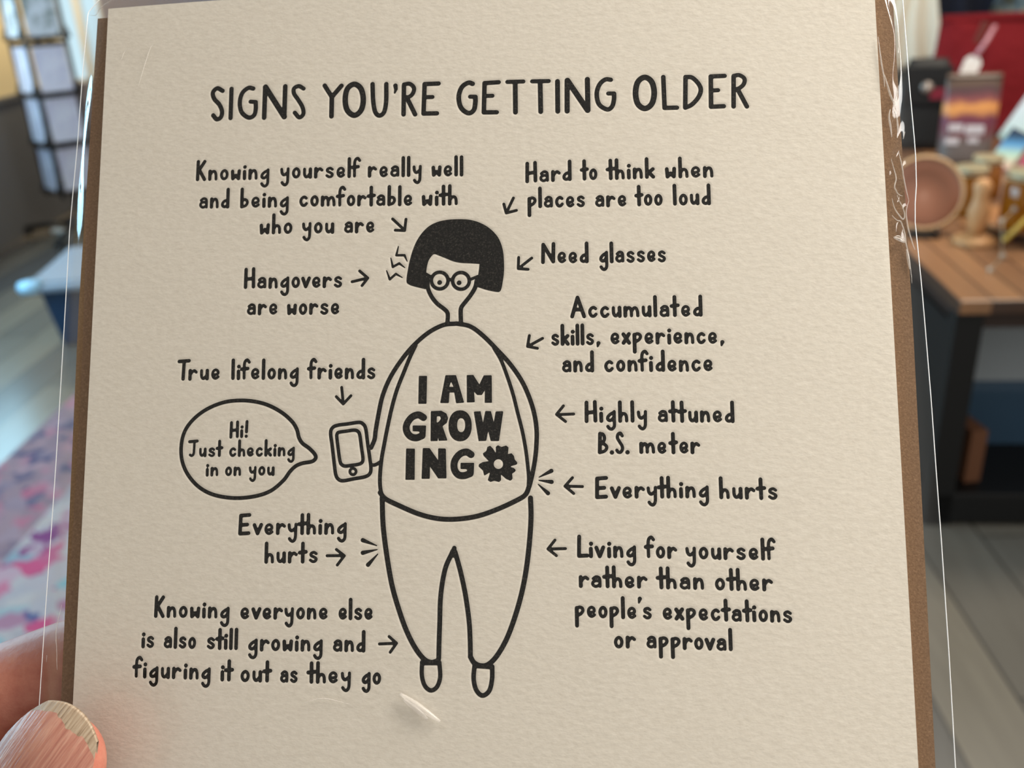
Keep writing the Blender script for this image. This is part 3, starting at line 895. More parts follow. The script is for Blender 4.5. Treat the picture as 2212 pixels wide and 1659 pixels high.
CAPS = [
 ('C', [('Knowing', 78, 247, 630, 237), ('yourself', 705, 232, 1312, 222), ('really', 1362, 222, 1768, 213), ('well', 1838, 216, 2078, 211), ('and', 100, 455, 330, 452), ('being', 408, 450, 775, 446),
        ('comfortable', 848, 440, 1698, 433), ('with', 1765, 435, 2037, 428), ('who', 553, 648, 802, 640), ('you', 868, 641, 1113, 640), ('are', 1183, 637, 1415, 635)]),
 ('D', [('Hard', 285, 290, 668, 271), ('to', 735, 268, 882, 266), ('think', 948, 265, 1355, 251), ('when', 1437, 253, 1838, 243), ('places', 303, 495, 780, 489), ('are', 858, 488, 1122, 485), ('too', 1185, 481, 1420, 475), ('loud', 1502, 475, 1815, 469)]),
 ('D', [('Need', 415, 956, 808, 948), ('glasses', 890, 950, 1448, 941)]),
 ('E', [('Hangovers', 150, 340, 845, 332), ('are', 170, 525, 390, 523), ('worse', 453, 525, 825, 519)]),
 ('F', [('Accumulated', 540, 320, 1712, 304), ('skills,', 368, 565, 808, 556), ('experience,', 893, 553, 1905, 546), ('and', 465, 800, 752, 798), ('confidence', 838, 796, 1805, 791)]),
 ('G', [('True', 88, 340, 472, 331), ('lifelong', 568, 333, 1170, 327), ('friends', 1238, 329, 1850, 325)]),
 ('H', [('Highly', 527, 310, 1028, 306), ('attuned', 1108, 306, 1722, 310), ('B.S.', 632, 558, 885, 557), ('meter', 963, 557, 1452, 557)]),
 ('H', [('Everything', 610, 915, 1520, 908), ('hurts', 1600, 916, 2068, 924)]),
 ('L', [('Everything', 885, 279, 1738, 272), ('hurts', 1090, 500, 1512, 496)]),
 ('L', [('Knowing', 225, 924, 820, 934), ('everyone', 898, 939, 1590, 940), ('else', 1668, 942, 1943, 942), ('is', 125, 1162, 230, 1162), ('also', 298, 1165, 558, 1170), ('still', 635, 1173, 885, 1178),
        ('growing', 958, 1186, 1550, 1191), ('and', 1625, 1192, 1883, 1198), ('figuring', 52, 1396, 672, 1412), ('it', 745, 1421, 852, 1425), ('out', 900, 1428, 1152, 1432), ('as', 1210, 1435, 1355, 1436), ('they', 1418, 1440, 1772, 1442), ('go', 1848, 1449, 2008, 1452)]),
 ('M', [('Living', 330, 289, 820, 290), ('for', 882, 292, 1160, 297), ('yourself', 1222, 301, 1972, 311), ('rather', 345, 536, 915, 542), ('than', 980, 546, 1380, 552), ('other', 1465, 556, 1950, 566), ("people's", 312, 783, 950, 796),
        ('expectations', 1033, 801, 2108, 826), ('or', 632, 1034, 820, 1036), ('approval', 900, 1036, 1615, 1058)]),
]
for c, ws in CAPS:
    t = ink('printed_caption', 'black caption reading %s' % ' '.join(w[0] for w in ws))
    for w in ws:
        t.word(c, *w)
ARROWS = [('C', [(1548, 528), (1638, 612)], [(1648, 530), (1638, 615), (1568, 612)]), ('D', [(187, 410), (130, 530)], [(108, 460), (128, 534), (212, 512)]), ('D', [(338, 905), (230, 990)], [(230, 900), (227, 992), (308, 998)]),
          ('E', [(912, 288), (1020, 262)], [(965, 212), (1023, 262), (982, 315)]), ('F', [(295, 495), (166, 565)], [(178, 470), (162, 566), (250, 583)]), ('G', [(1548, 396), (1562, 540)], [(1500, 478), (1562, 543), (1630, 470)]),
          ('H', [(440, 237), (306, 242)], [(358, 172), (303, 240), (375, 297)]), ('H', [(510, 815), (374, 812)], [(430, 744), (370, 812), (440, 870)]), ('L', [(1582, 437), (1715, 436)], [(1655, 388), (1718, 437), (1662, 510)]),
          ('L', [(1992, 1128), (2125, 1123)], [(2068, 1070), (2127, 1122), (2077, 1193)]), ('M', [(235, 210), (92, 214)], [(148, 140), (90, 213), (160, 268)])]
for c, a, b in ARROWS:
    i = ink('printed_arrow')
    r = 3.2 * CROP[c][2]
    i.stroke(c, a, r).stroke(c, b, r)
for c, sts in (('H', [((262, 690), (163, 741)), ((264, 778), (160, 765)), ((235, 868), (156, 796))]), ('L', [((1862, 315), (1974, 359)), ((1862, 414), (1977, 388)), ((1903, 508), (1981, 422))])):
    i = ink('printed_pain_marks')
    for a, b in sts:
        i.stroke(c, [a, b], [17, 4])
i = ink('printed_zigzags')
for pts in ([(250, 500), (222, 622), (330, 622), (366, 705)], [(148, 655), (175, 778), (260, 730), (338, 790)], [(90, 822), (135, 942), (215, 870), (304, 920)]):
    i.stroke('I', pts, [7, 17, 17, 6])
# speech bubble
i = ink('speech_bubble', 'speech bubble reading Hi! Just checking in on you')
i.stroke('G', [(645, 512), (500, 530), (350, 592), (230, 685), (155, 795), (127, 930), (140, 1062), (195, 1180), (290, 1282), (420, 1348), (600, 1376), (780, 1360), (920, 1312), (1030, 1222), (1090, 1142), (1140, 1094), (1200, 1068), (1285, 1052), (1318, 1022), (1308, 985), (1260, 935), (1200, 890), (1170, 840), (1152, 770), (1110, 700), (1020, 620), (900, 555), (780, 522)], 17.5, 'c')
for w in (('Hi!', 553, 851, 722, 843), ('Just', 183, 1016, 500, 1013), ('checking', 548, 1013, 1135, 1009), ('in', 343, 1186, 458, 1183), ('on', 512, 1183, 660, 1181), ('you', 722, 1181, 955, 1181)):
    i.word('G', *w, size=0.8, r=3.45)
# the drawn woman
FIG = 'printed_figure'
i = ink('drawn_body', None, FIG)
i.stroke('I', [(635, 930), (642, 1060), (690, 1170), (762, 1262), (850, 1330), (895, 1375), (906, 1425), (900, 1515)], 28, 's')
i.stroke('I', [(1290, 955), (1268, 1050), (1210, 1150), (1140, 1240), (1086, 1312), (1076, 1380), (1080, 1515)], 29, 's')
i.stroke('J', [(745, 68), (640, 80), (520, 142), (400, 248), (300, 372), (220, 502), (165, 640), (135, 780), (114, 900), (105, 970), (78, 1035)], 17.5, 's')
i.stroke('J', [(745, 68), (850, 90), (950, 162), (1060, 272), (1160, 382), (1250, 512), (1310, 642), (1350, 772), (1368, 900), (1366, 1020), (1355, 1130), (1335, 1240), (1316, 1320)], 17.5, 's')
i.stroke('J', [(425, 238), (380, 332), (332, 450), (280, 582), (240, 722), (205, 880), (180, 1010), (160, 1120), (148, 1240), (148, 1330), (160, 1395), (185, 1432)], 15.5, 's')
i.stroke('J', [(1035, 258), (1090, 352), (1140, 482), (1185, 622), (1220, 762), (1255, 900), (1280, 1030), (1296, 1150), (1306, 1260), (1304, 1340)], 14, 's')
i.stroke('J', [(148, 1385), (190, 1434), (290, 1484), (450, 1552), (600, 1588), (745, 1592), (900, 1570), (1050, 1520), (1200, 1452), (1280, 1402), (1312, 1330)], 19, 's')
i.stroke('J', [(82, 1170), (112, 1168), (160, 1140)], 14, 's')
i.stroke('K', [(164, -15), (172, 200), (200, 430), (240, 660), (290, 840), (350, 1010), (420, 1150), (490, 1240), (545, 1266), (592, 1256)], 20, 's')
i.stroke('K', [(1320, -15), (1324, 150), (1305, 400), (1270, 640), (1215, 860), (1140, 1070), (1060, 1212), (990, 1282), (930, 1292), (880, 1268), (852, 1222)], 20, 's')
i.stroke('K', [(852, 1222), (850, 1100), (842, 950), (815, 750), (780, 580), (748, 460), (724, 392), (700, 432), (660, 522), (634, 640), (618, 780), (613, 950), (608, 1100), (605, 1235)], 19, 's')
i.stroke('K', [(726, 375), (716, 432)], 18)
i.stroke('K', [(475, 1265), (474, 1370), (497, 1448), (542, 1484), (590, 1458), (616, 1380), (610, 1265)], 17, 's').stroke('K', [(490, 1268), (602, 1268)], 20)
i.stroke('K', [(885, 1285), (877, 1390), (897, 1480), (945, 1524), (998, 1488), (1020, 1400), (1022, 1300)], 18, 's').stroke('K', [(888, 1290), (1020, 1300)], 20)
i = ink('drawn_hair', 'solid black bobbed hair', FIG)
i.poly('I', [(362, 985), (360, 930), (375, 830), (400, 700), (440, 560), (490, 440), (560, 332), (650, 242), (760, 185), (900, 153), (1090, 145), (1230, 160), (1360, 205), (1470, 275), (1560, 370), (1610, 470), (1640, 590), (1650, 740), (1648, 860), (1632, 980), (1614, 1070), (1592, 1104), (1560, 1108), (1480, 1095), (1400, 1075), (1312, 1046), (1312, 1046), (1285, 1030), (1290, 960), (1310, 880), (1322, 800), (1328, 735), (1328, 735), (1200, 728), (1080, 722), (980, 702), (880, 662), (790, 626), (727, 605), (690, 632), (650, 692), (625, 782), (618, 860), (620, 920), (632, 1000), (640, 1060), (605, 1070), (605, 1070), (520, 1050), (430, 1026), (385, 1006)], curved=True)
i = ink('drawn_glasses', None, FIG)
for cx, cy in ((798, 958), (1080, 962)):
    i.stroke('I', [(cx + 111 * math.cos(a), cy + 111 * math.sin(a)) for a in [2 * math.pi * k / 40 for k in range(41)]], 23.5)
    i.stroke('I', [(cx - 1 if cx < 900 else cx - 25, cy + 26)], 32)
i.stroke('I', [(915, 945), (962, 945)], 22).stroke('I', [(605, 868), (690, 915)], 22).stroke('I', [(1200, 945), (1305, 902)], 20)
i = ink('drawn_phone', 'drawn mobile phone outline', FIG)
i.stroke('O', [(400, 488), (600, 460), (790, 434), (865, 465), (912, 550), (945, 800), (985, 1080), (1005, 1255), (985, 1352), (900, 1408), (700, 1445), (510, 1480), (425, 1455), (375, 1370), (345, 1150), (310, 850), (283, 630), (312, 535)], 33, 'c')
i.stroke('O', [(430, 612), (560, 592), (700, 573), (772, 596), (806, 665), (835, 880), (862, 1085), (838, 1160), (760, 1190), (650, 1205), (545, 1218), (482, 1192), (450, 1125), (420, 920), (394, 705), (398, 645)], 32, 'c')
i.stroke('O', [(683 + 55 * math.cos(a), 1315 + 57 * math.sin(a)) for a in [2 * math.pi * k / 24 for k in range(25)]], 26)
i = ink('shirt_lettering', 'bold shirt lettering reading I AM GROWING', FIG)
i.poly('N', [(385, 190), (487, 190), (480, 545), (378, 545)])
i.poly('N', [(725, 182), (858, 180), (962, 530), (862, 538), (838, 400), (775, 400), (765, 536), (658, 535)], [(795, 255), (830, 331), (770, 331)])
i.poly('N', [(998, 180), (1080, 178), (1158, 302), (1215, 184), (1315, 182), (1318, 532), (1228, 532), (1230, 365), (1190, 432), (1130, 432), (1088, 385), (1098, 525), (1000, 528)])
i.stroke('N', [(443, 722), (375, 688), (290, 722), (229, 810), (227, 895), (275, 962), (350, 982), (425, 955)], 45, 's').poly('N', [(305, 825), (475, 825), (468, 960), (400, 985), (392, 900), (305, 897)])
i.poly('N', [(538, 642), (670, 636), (735, 672), (757, 730), (740, 790), (685, 832), (748, 1015), (640, 1018), (628, 965), (622, 1021), (535, 1023)], [(612, 705), (655, 705), (668, 735), (645, 772), (610, 795)])
def ell(cx, cy, rx, ry):
    return [(cx + rx * math.copysign(abs(math.cos(a)) ** 0.9, math.cos(a)), cy + ry * math.copysign(abs(math.sin(a)) ** 0.9, math.sin(a))) for a in [2 * math.pi * k / 36 for k in range(36)]]
i.poly('N', ell(912, 828, 147, 197), ell(925, 820, 53, 91))
i.poly('N', [(1088, 648), (1172, 642), (1205, 795), (1235, 640), (1305, 642), (1343, 790), (1368, 645), (1463, 642), (1408, 1022), (1305, 1022), (1270, 882), (1245, 1020), (1150, 1022)])
i.poly('N', [(222, 1120), (332, 1122), (328, 1518), (213, 1518)])
i.poly('N', [(435, 1115), (520, 1115), (632, 1275), (632, 1118), (728, 1120), (736, 1500), (632, 1500), (525, 1345), (522, 1505), (420, 1505)])
i.stroke('N', [(1052, 1196), (990, 1163), (905, 1193), (842, 1280), (838, 1380), (885, 1452), (960, 1466), (1040, 1440)], 45, 's').poly('N', [(918, 1303), (1090, 1303), (1085, 1440), (1010, 1475), (1000, 1382), (918, 1380)])
i = ink('drawn_flower', 'solid black flower after the shirt lettering', FIG)
i.poly('N', [(1282, 1281), (1215, 1212), (1204, 1182), (1250, 1150), (1262, 1100), (1296, 1085), (1330, 1120), (1368, 1178), (1372, 1165), (1370, 1098), (1395, 1078), (1440, 1100), (1500, 1082), (1530, 1104), (1522, 1192), (1570, 1181), (1600, 1215), (1610, 1260), (1645, 1302), (1636, 1322), (1540, 1350), (1600, 1370), (1624, 1396), (1612, 1416), (1576, 1440), (1582, 1508), (1555, 1530), (1500, 1506), (1432, 1447), (1435, 1524), (1410, 1546), (1350, 1530), (1300, 1545), (1268, 1524), (1300, 1417), (1222, 1465), (1207, 1402), (1150, 1347), (1155, 1320), (1200, 1295)],
       [(1402 + 62 * math.cos(a), 1318 + 64 * math.sin(a)) for a in [2 * math.pi * k / 28 for k in range(28)]])

# ------------------------------------------------------------------ card face: a sheet pressed in under the ink
edgeL = lambda y: 233 - 0.0507 * (y - 22)
edgeR = lambda y: 1890 + 0.0567 * y
TLc, TRc = P(234, 19), P(edgeR(-40), -40)
BLc, BRc = P(edgeL(2060), 2060), P(edgeR(2085), 2085)
STEP = 0.14
NXc = int(np.linalg.norm(TRc - TLc) / STEP)
NYc = int(np.linalg.norm(BLc - TLc) / STEP)
uu = np.linspace(0, 1, NXc + 1)[None, :, None]
vv = np.linspace(0, 1, NYc + 1)[:, None, None]
GXY = (TLc * (1 - uu) + TRc * uu) * (1 - vv) + (BLc * (1 - uu) + BRc * uu) * vv
GX, GY = GXY[..., 0], GXY[..., 1]
def win(x0, y0, x1, y1, pad=1.0):
    rowx0, rowx1 = min(TLc[0], BLc[0]), max(TLc[0], BLc[0])
    j0 = int((x0 - rowx1 - pad) / STEP) - 8; j1 = int((x1 - rowx0 + pad) / STEP) + 40
    i0 = int((max(TLc[1], TRc[1]) - y1 - pad) / STEP) - 40; i1 = int((max(TLc[1], TRc[1]) - y0 + pad) / STEP) + 40
    return max(i0, 0), min(i1, NYc + 1), max(j0, 0), min(j1, NXc + 1)
PRESS = np.full((NYc + 1, NXc + 1), 9.0, np.float32)

def field(i):
    i0, i1, j0, j1 = win(*i.bounds(), pad=0.8)
    X, Y = GX[i0:i1, j0:j1], GY[i0:i1, j0:j1]
    Dm = np.full(X.shape, 9.0)
    for ax, ay, ra, bx, by, rb in i.caps:
        R = max(ra, rb)
        a0, a1, b0, b1 = win(min(ax, bx) - R, min(ay, by) - R, max(ax, bx) + R, max(ay, by) + R, 0.7)
        sl = (slice(max(a0 - i0, 0), max(a1 - i0, 0)), slice(max(b0 - j0, 0), max(b1 - j0, 0)))
        x, y = X[sl], Y[sl]
        dx, dy = bx - ax, by - ay
        q = dx * dx + dy * dy
        t = np.clip(((x - ax) * dx + (y - ay) * dy) / q, 0, 1) if q > 1e-12 else np.zeros_like(x)
        dd = np.hypot(x - ax - t * dx, y - ay - t * dy) - (ra + t * (rb - ra))
        Dm[sl] = np.minimum(Dm[sl], dd)
    for loops in i.polys:
        inside = np.zeros(X.shape, bool)
        dist = np.full(X.shape, 9.0)
        for lp in loops:
            for (ax, ay), (bx, by) in zip(lp, np.roll(lp, -1, 0)):
                dx, dy = bx - ax, by - ay
                q = dx * dx + dy * dy
                if q < 1e-12: continue
                t = np.clip(((X - ax) * dx + (Y - ay) * dy) / q, 0, 1)
                dist = np.minimum(dist, np.hypot(X - ax - t * dx, Y - ay - t * dy))
                c = (ay > Y) != (by > Y)
                inside ^= c & (X < (bx - ax) * (Y - ay) / (by - ay if by != ay else 1e-9) + ax)
        Dm = np.minimum(Dm, np.where(inside, -dist, dist) - 0.02)
    return i0, j0, Dm

FIELDS = []
for i in INKS:
    i0, j0, Dm = field(i)
    FIELDS.append((i, i0, j0, Dm))
    sl = PRESS[i0:i0 + Dm.shape[0], j0:j0 + Dm.shape[1]]
    np.minimum(sl, Dm, out=sl)
PD = 0.055
q = np.clip((PRESS + 0.07) / 0.40, 0, 1)
GH = -PD * (1 - q * q * (3 - 2 * q)) ** 1.5

def sheet(name, V, quads, m, parent):
    me = bpy.data.meshes.new(name)
    V = np.asarray(V, np.float32)
    me.vertices.add(len(V)); me.vertices.foreach_set('co', V.ravel())
    tot = sum(len(a) * a.shape[1] for a in quads); npol = sum(len(a) for a in quads)
    me.loops.add(tot); me.polygons.add(npol)
    me.loops.foreach_set('vertex_index', np.concatenate([a.ravel() for a in quads]).astype(np.int32))
    lt_ = np.concatenate([np.full(len(a), a.shape[1]) for a in quads])
    me.polygons.foreach_set('loop_start', np.concatenate([[0], np.cumsum(lt_)[:-1]]).astype(np.int32))
    me.update(calc_edges=True)
    me.validate()
    return link(name, me, m, parent, True)

def gridquads(ny, nx):
    a = np.arange(ny * nx).reshape(ny, nx)
    return np.stack([a[1:, :-1], a[1:, 1:], a[:-1, 1:], a[:-1, :-1]], -1).reshape(-1, 4)

M_paper = mat('cream_cotton_paper', rgb(222, 210, 190), 0.92, 0, 0.15)
v = coords(M_paper, (1000, 1000, 1000))
n, l, b = nt(M_paper)
mp = n.new('ShaderNodeMapping'); mp.inputs['Scale'].default_value = (0.72, 1.25, 1.0); l.new(v, mp.inputs['Vector'])
f1 = noise(M_paper, mp.outputs['Vector'], 0.9, 6, 0.58)
bump(M_paper, f1, 0.00009, 0.85)
to_base(M_paper, ramp(M_paper, noise(M_paper, mp.outputs['Vector'], 1.3, 4), [(0.3, rgb(220, 213, 201)), (0.7, rgb(229, 223, 212))]))
M_ink = mat('black_letterpress_ink', rgb(34, 32, 30), 0.7, 0, 0.15)
v = coords(M_ink, (1000, 1000, 1000))
to_base(M_ink, ramp(M_ink, noise(M_ink, v, 3.2, 6, 0.8), [(0.35, rgb(17, 17, 17)), (0.52, rgb(23, 22, 21)), (0.58, rgb(46, 44, 41)), (0.68, rgb(84, 80, 72))]))

card = thing('greeting_card', 'cream letterpress greeting card with a drawn woman, in a clear sleeve', 'greeting card', matrix=CARDM)
V = np.stack([GX, GY, GH], -1).reshape(-1, 3) * 1e-3
sheet('front_panel', V, [gridquads(NYc + 1, NXc + 1)], M_paper, card)
def quadbox(name, c, z0, z1, m, parent, n=1):
    mb = MB()
    lo = [mb.bm.verts.new((p[0] * 1e-3, p[1] * 1e-3, z0 * 1e-3)) for p in c]
    hi = [mb.bm.verts.new((p[0] * 1e-3, p[1] * 1e-3, z1 * 1e-3)) for p in c]
    mb.bm.faces.new(hi); mb.bm.faces.new(list(reversed(lo)))
    for k in range(len(c)):
        mb.bm.faces.new((lo[k], lo[(k + 1) % len(c)], hi[(k + 1) % len(c)], hi[k]))
    for x in range(-66, 67, 6):               # cuts along which the sheet can bow
        bmesh.ops.bisect_plane(mb.bm, geom=mb.bm.verts[:] + mb.bm.edges[:] + mb.bm.faces[:], plane_co=(x * 1e-3, 0, 0), plane_no=(1, 0, 0))
    return mb.done(name, m, parent)
quadbox('paper_core', [BLc, BRc, TRc, TLc], -0.42, -0.16, M_paper, card)
# edge band closing the pressed sheet to its core
mb = MB()
for a, b2 in ((BLc, BRc), (BRc, TRc), (TRc, TLc), (TLc, BLc)):
    f = [(a[0], a[1], -0.42), (b2[0], b2[1], -0.42), (b2[0], b2[1], 0.0), (a[0], a[1], 0.0)]
    mb.bm.faces.new([mb.bm.verts.new((x * 1e-3, y * 1e-3, z * 1e-3)) for x, y, z in f])
for x in range(-66, 67, 6):
    bmesh.ops.bisect_plane(mb.bm, geom=mb.bm.verts[:] + mb.bm.edges[:] + mb.bm.faces[:], plane_co=(x * 1e-3, 0, 0), plane_no=(1, 0, 0))
mb.done('paper_edge', M_paper, card)
# back leaf of the folded card
off = np.array([0.12, -0.05])
quadbox('back_panel', [BLc + off, BRc + off, TRc + off, TLc + off], -0.9, -0.5, M_paper, card)

figure = bpy.data.objects.new('printed_figure', None)
COL.objects.link(figure); figure.parent = card
figure.empty_display_size = 0.01
figure['label'] = 'drawn woman with bobbed hair and round glasses holding a phone'

for nth, (i, i0, j0, Dm) in enumerate(FIELDS):
    lift = 0.012 + (0.004 * (nth % 6) if i.parent else 0.0)
    inside = Dm <= 0
    ny, nx = Dm.shape
    cnt = inside[:-1, :-1].astype(int) + inside[:-1, 1:] + inside[1:, :-1] + inside[1:, 1:]
    vid = -np.ones((ny, nx), int)
    verts = []
    ii, jj = np.nonzero(inside)
    vid[ii, jj] = np.arange(len(ii))
    gx, gy, gh = GX[i0:i0 + ny, j0:j0 + nx], GY[i0:i0 + ny, j0:j0 + nx], GH[i0:i0 + ny, j0:j0 + nx]
    base = list(zip(gx[ii, jj], gy[ii, jj], gh[ii, jj] + lift))
    verts = base
    fi, fj = np.nonzero(cnt == 4)
    quads = np.stack([vid[fi + 1, fj], vid[fi + 1, fj + 1], vid[fi, fj + 1], vid[fi, fj]], -1) if len(fi) else np.zeros((0, 4), int)
    ecache = {}
    polys = {3: [], 4: [], 5: [], 6: []}
    def cross(a, b_):
        k = (a, b_) if a < b_ else (b_, a)
        if k not in ecache:
            (p, q_), (r_, s_) = k
            da, db = Dm[p, q_], Dm[r_, s_]
            t = min(max(da / (da - db), 0.001), 0.999)
            verts.append((gx[p, q_] + t * (gx[r_, s_] - gx[p, q_]), gy[p, q_] + t * (gy[r_, s_] - gy[p, q_]), gh[p, q_] + t * (gh[r_, s_] - gh[p, q_]) + lift))
            ecache[k] = len(verts) - 1
        return ecache[k]
    for p, q_ in zip(*np.nonzero((cnt > 0) & (cnt < 4))):
        cyc = [(p + 1, q_), (p + 1, q_ + 1), (p, q_ + 1), (p, q_)]
        out = []
        for k in range(4):
            a, b_ = cyc[k], cyc[(k + 1) % 4]
            if inside[a]: out.append(vid[a])
            if inside[a] != inside[b_]: out.append(cross(a, b_))
        polys[len(out)].append(out)
    qs = ([quads] if len(quads) else []) + [np.array(x) for x in polys.values() if x]
    o = sheet(i.name, np.array(verts) * 1e-3, qs, M_ink, figure if i.parent else card)
    if i.label: o['label'] = i.label

# ------------------------------------------------------------------ kraft envelope behind the card
M_kraft = mat('brown_kraft_paper', rgb(150, 112, 78), 0.85, 0, 0.2)
v = coords(M_kraft, (1000, 1000, 1000))
to_base(M_kraft, ramp(M_kraft, noise(M_kraft, v, 2.6, 6, 0.75), [(0.3, rgb(102, 77, 55)), (0.55, rgb(124, 96, 71)), (0.75, rgb(150, 120, 92))]))
bump(M_kraft, noise(M_kraft, v, 3.5, 4), 0.0001, 0.6)
env = thing('envelope', 'brown kraft envelope tucked behind the card inside the sleeve', 'envelope', matrix=CARDM)
EL = [P(211, 40, -1.0), P(186, 420, -1.0), P(170, 660, -1.0), P(139, 1350, -1.0), P(107, 2062, -1.0)]
ER = [P(1929, 0, -1.0), P(1972, 700, -1.0), P(1995, 1150, -1.0), P(2021, 1659, -1.0), P(2043, 2062, -1.0)]
outl = EL + ER[::-1]
quadbox('front_sheet', outl, -1.15, -1.0, M_kraft, env)
quadbox('back_sheet', [p + np.array([0.05, -0.05]) for p in outl], -1.5, -1.3, M_kraft, env)
fl = [P(222, 70, -1.6), P(1915, 40, -1.6), P(1100, 700, -1.6)]
quadbox('flap', [fl[2], fl[1], fl[0]], -1.75, -1.6, M_kraft, env)

# ------------------------------------------------------------------ clear sleeve
M_film = bpy.data.materials.new('clear_film')
M_film.use_nodes = True
n, l = M_film.node_tree.nodes, M_film.node_tree.links
n.clear()
tr = n.new('ShaderNodeBsdfTransparent'); tr.inputs[0].default_value = (0.985, 0.985, 0.985, 1)
gl = n.new('ShaderNodeBsdfGlossy'); gl.inputs['Roughness'].default_value = 0.06
lw = n.new('ShaderNodeLayerWeight'); lw.inputs[0].default_value = 0.5
pw_ = n.new('ShaderNodeMath'); pw_.operation = 'POWER'; pw_.inputs[1].default_value = 3.0
ma = n.new('ShaderNodeMath'); ma.operation = 'MULTIPLY_ADD'; ma.inputs[1].default_value = 0.9; ma.inputs[2].default_value = 0.022
mx = n.new('ShaderNodeMixShader'); om = n.new('ShaderNodeOutputMaterial')
tcn = n.new('ShaderNodeTexCoord'); nz = n.new('ShaderNodeTexNoise'); nz.inputs['Scale'].default_value = 90; nz.inputs['Detail'].default_value = 2
bpn = n.new('ShaderNodeBump'); bpn.inputs['Distance'].default_value = 0.0004; bpn.inputs['Strength'].default_value = 0.5
l.new(tcn.outputs['Object'], nz.inputs['Vector']); l.new(nz.outputs['Fac'], bpn.inputs['Height']); l.new(bpn.outputs['Normal'], gl.inputs['Normal'])
l.new(lw.outputs['Facing'], pw_.inputs[0]); l.new(pw_.outputs[0], ma.inputs[0]); l.new(ma.outputs[0], mx.inputs[0])
l.new(tr.outputs[0], mx.inputs[1]); l.new(gl.outputs[0], mx.inputs[2]); l.new(mx.outputs[0], om.inputs['Surface'])
M_seam = mat('sealed_film_edge', rgb(250, 252, 255), 0.35, 0.0, 1.0)

slv = thing('clear_sleeve', 'clear cellophane sleeve with bright sealed edges around the card', 'sleeve', matrix=CARDM)
SLy = [27, 150, 300, 500, 700, 1000, 1350, 1659, 2130]
SLx = [190, 179, 168, 150, 139, 121, 96, 76, 43]
SRy = [-45, 0, 100, 200, 300, 340, 400, 440, 480, 520, 560, 620, 700, 860, 1000, 1150, 1400, 1659, 2130]
SRx = [1947, 1950, 1958, 1966, 1975, 1978, 1979.5, 1977, 1977, 1981, 1985, 1991, 1998, 2011, 2021, 2032, 2049, 2064, 2094]
def front_h(s, t, sL, sR, py):
    """film height above the card's face, s mm from the left seam, t mm from the right one"""
    a, bq = sL, sR
    def rise(d, c1, w):
        x = min(max((d - (c1 - w)) / w, 0.0), 1.0)
        return -1.0 + 1.35 * (x * x * (3 - 2 * x))
    gl_ = math.exp(-((py - 320) / 150.0) ** 2)
    gr_ = math.exp(-((py - 95) / 100.0) ** 2)
    return min(rise(s, 5.0 - 2.5 * gl_, 4.9 - 3.3 * gl_), rise(t, 5.2 - 2.7 * gr_, 5.1 - 3.5 * gr_))
rows = list(np.linspace(-45, 260, 40)) + list(np.linspace(265, 570, 62)) + list(np.linspace(585, 2130, 76))
mbv, NU = [], 90
for r_, py in enumerate(rows):
    xl = np.interp(py, SLy, SLx); xr = np.interp(py, SRy, SRx)
    if py < 27: xl = 190 + (27 - py) * 0.9
    a, bq = P(xl, py, -1.0), P(xr, py, -1.0)
    Wd = np.linalg.norm(bq - a)
    us = np.concatenate([np.linspace(0, 6.0, 26)[:-1], np.linspace(6.0, Wd - 6.5, NU - 52), np.linspace(Wd - 6.5, Wd, 28)[1:]])
    row = []
    for u_ in us:
        p = a + (bq - a) * u_ / Wd
        h = front_h(u_, Wd - u_, 0, 0, py)
        # shallow crumples in the film
        wr = math.exp(-((Wd - u_ - 3.6) / 2.0) ** 2) * math.exp(-((py - 390) / 150.0) ** 2)
        h += wr * (0.10 * math.sin(py * 0.071 + u_ * 2.3) + 0.30 * mnoise.noise(Vector((p[0] * 0.42, p[1] * 0.30, 3.1))))
        h += 0.03 * math.sin(p[0] * 0.21 + p[1] * 0.13) * math.sin(p[1] * 0.17 - p[0] * 0.05)
        row.append((p[0] * 1e-3, p[1] * 1e-3, h * 1e-3))
    mbv.append(row)
ncol = len(mbv[0])
sheet('front_film', np.array(mbv).reshape(-1, 3), [gridquads(len(rows), ncol)], M_film, slv)
bk = []
for r_, py in enumerate(rows):
    row = mbv[r_]
    a, bq = np.array(row[0]), np.array(row[-1])
    for x in [0, .004, .008, .012, .03] + [k / 24 for k in range(1, 24)] + [.97, .988, .992, .996, 1]:
        d_ = min(x, 1 - x) * np.linalg.norm(bq - a) * 1000
        q = a + (bq - a) * x
        q[2] = (-1.0 - 0.95 * min(d_ / 1.3, 1)) * 1e-3
        bk.append(q)
sheet('back_film', np.array(bk), [gridquads(len(rows), 33)], M_film, slv)
MB().tube([mbv[r_][0] for r_ in range(4, len(rows))], 0.00007, 6).done('sealed_edge', M_seam, slv, True)
MB().tube([mbv[r_][-1] for r_ in range(len(rows))], 0.00008, 6).done('sealed_edge', M_seam, slv, True)

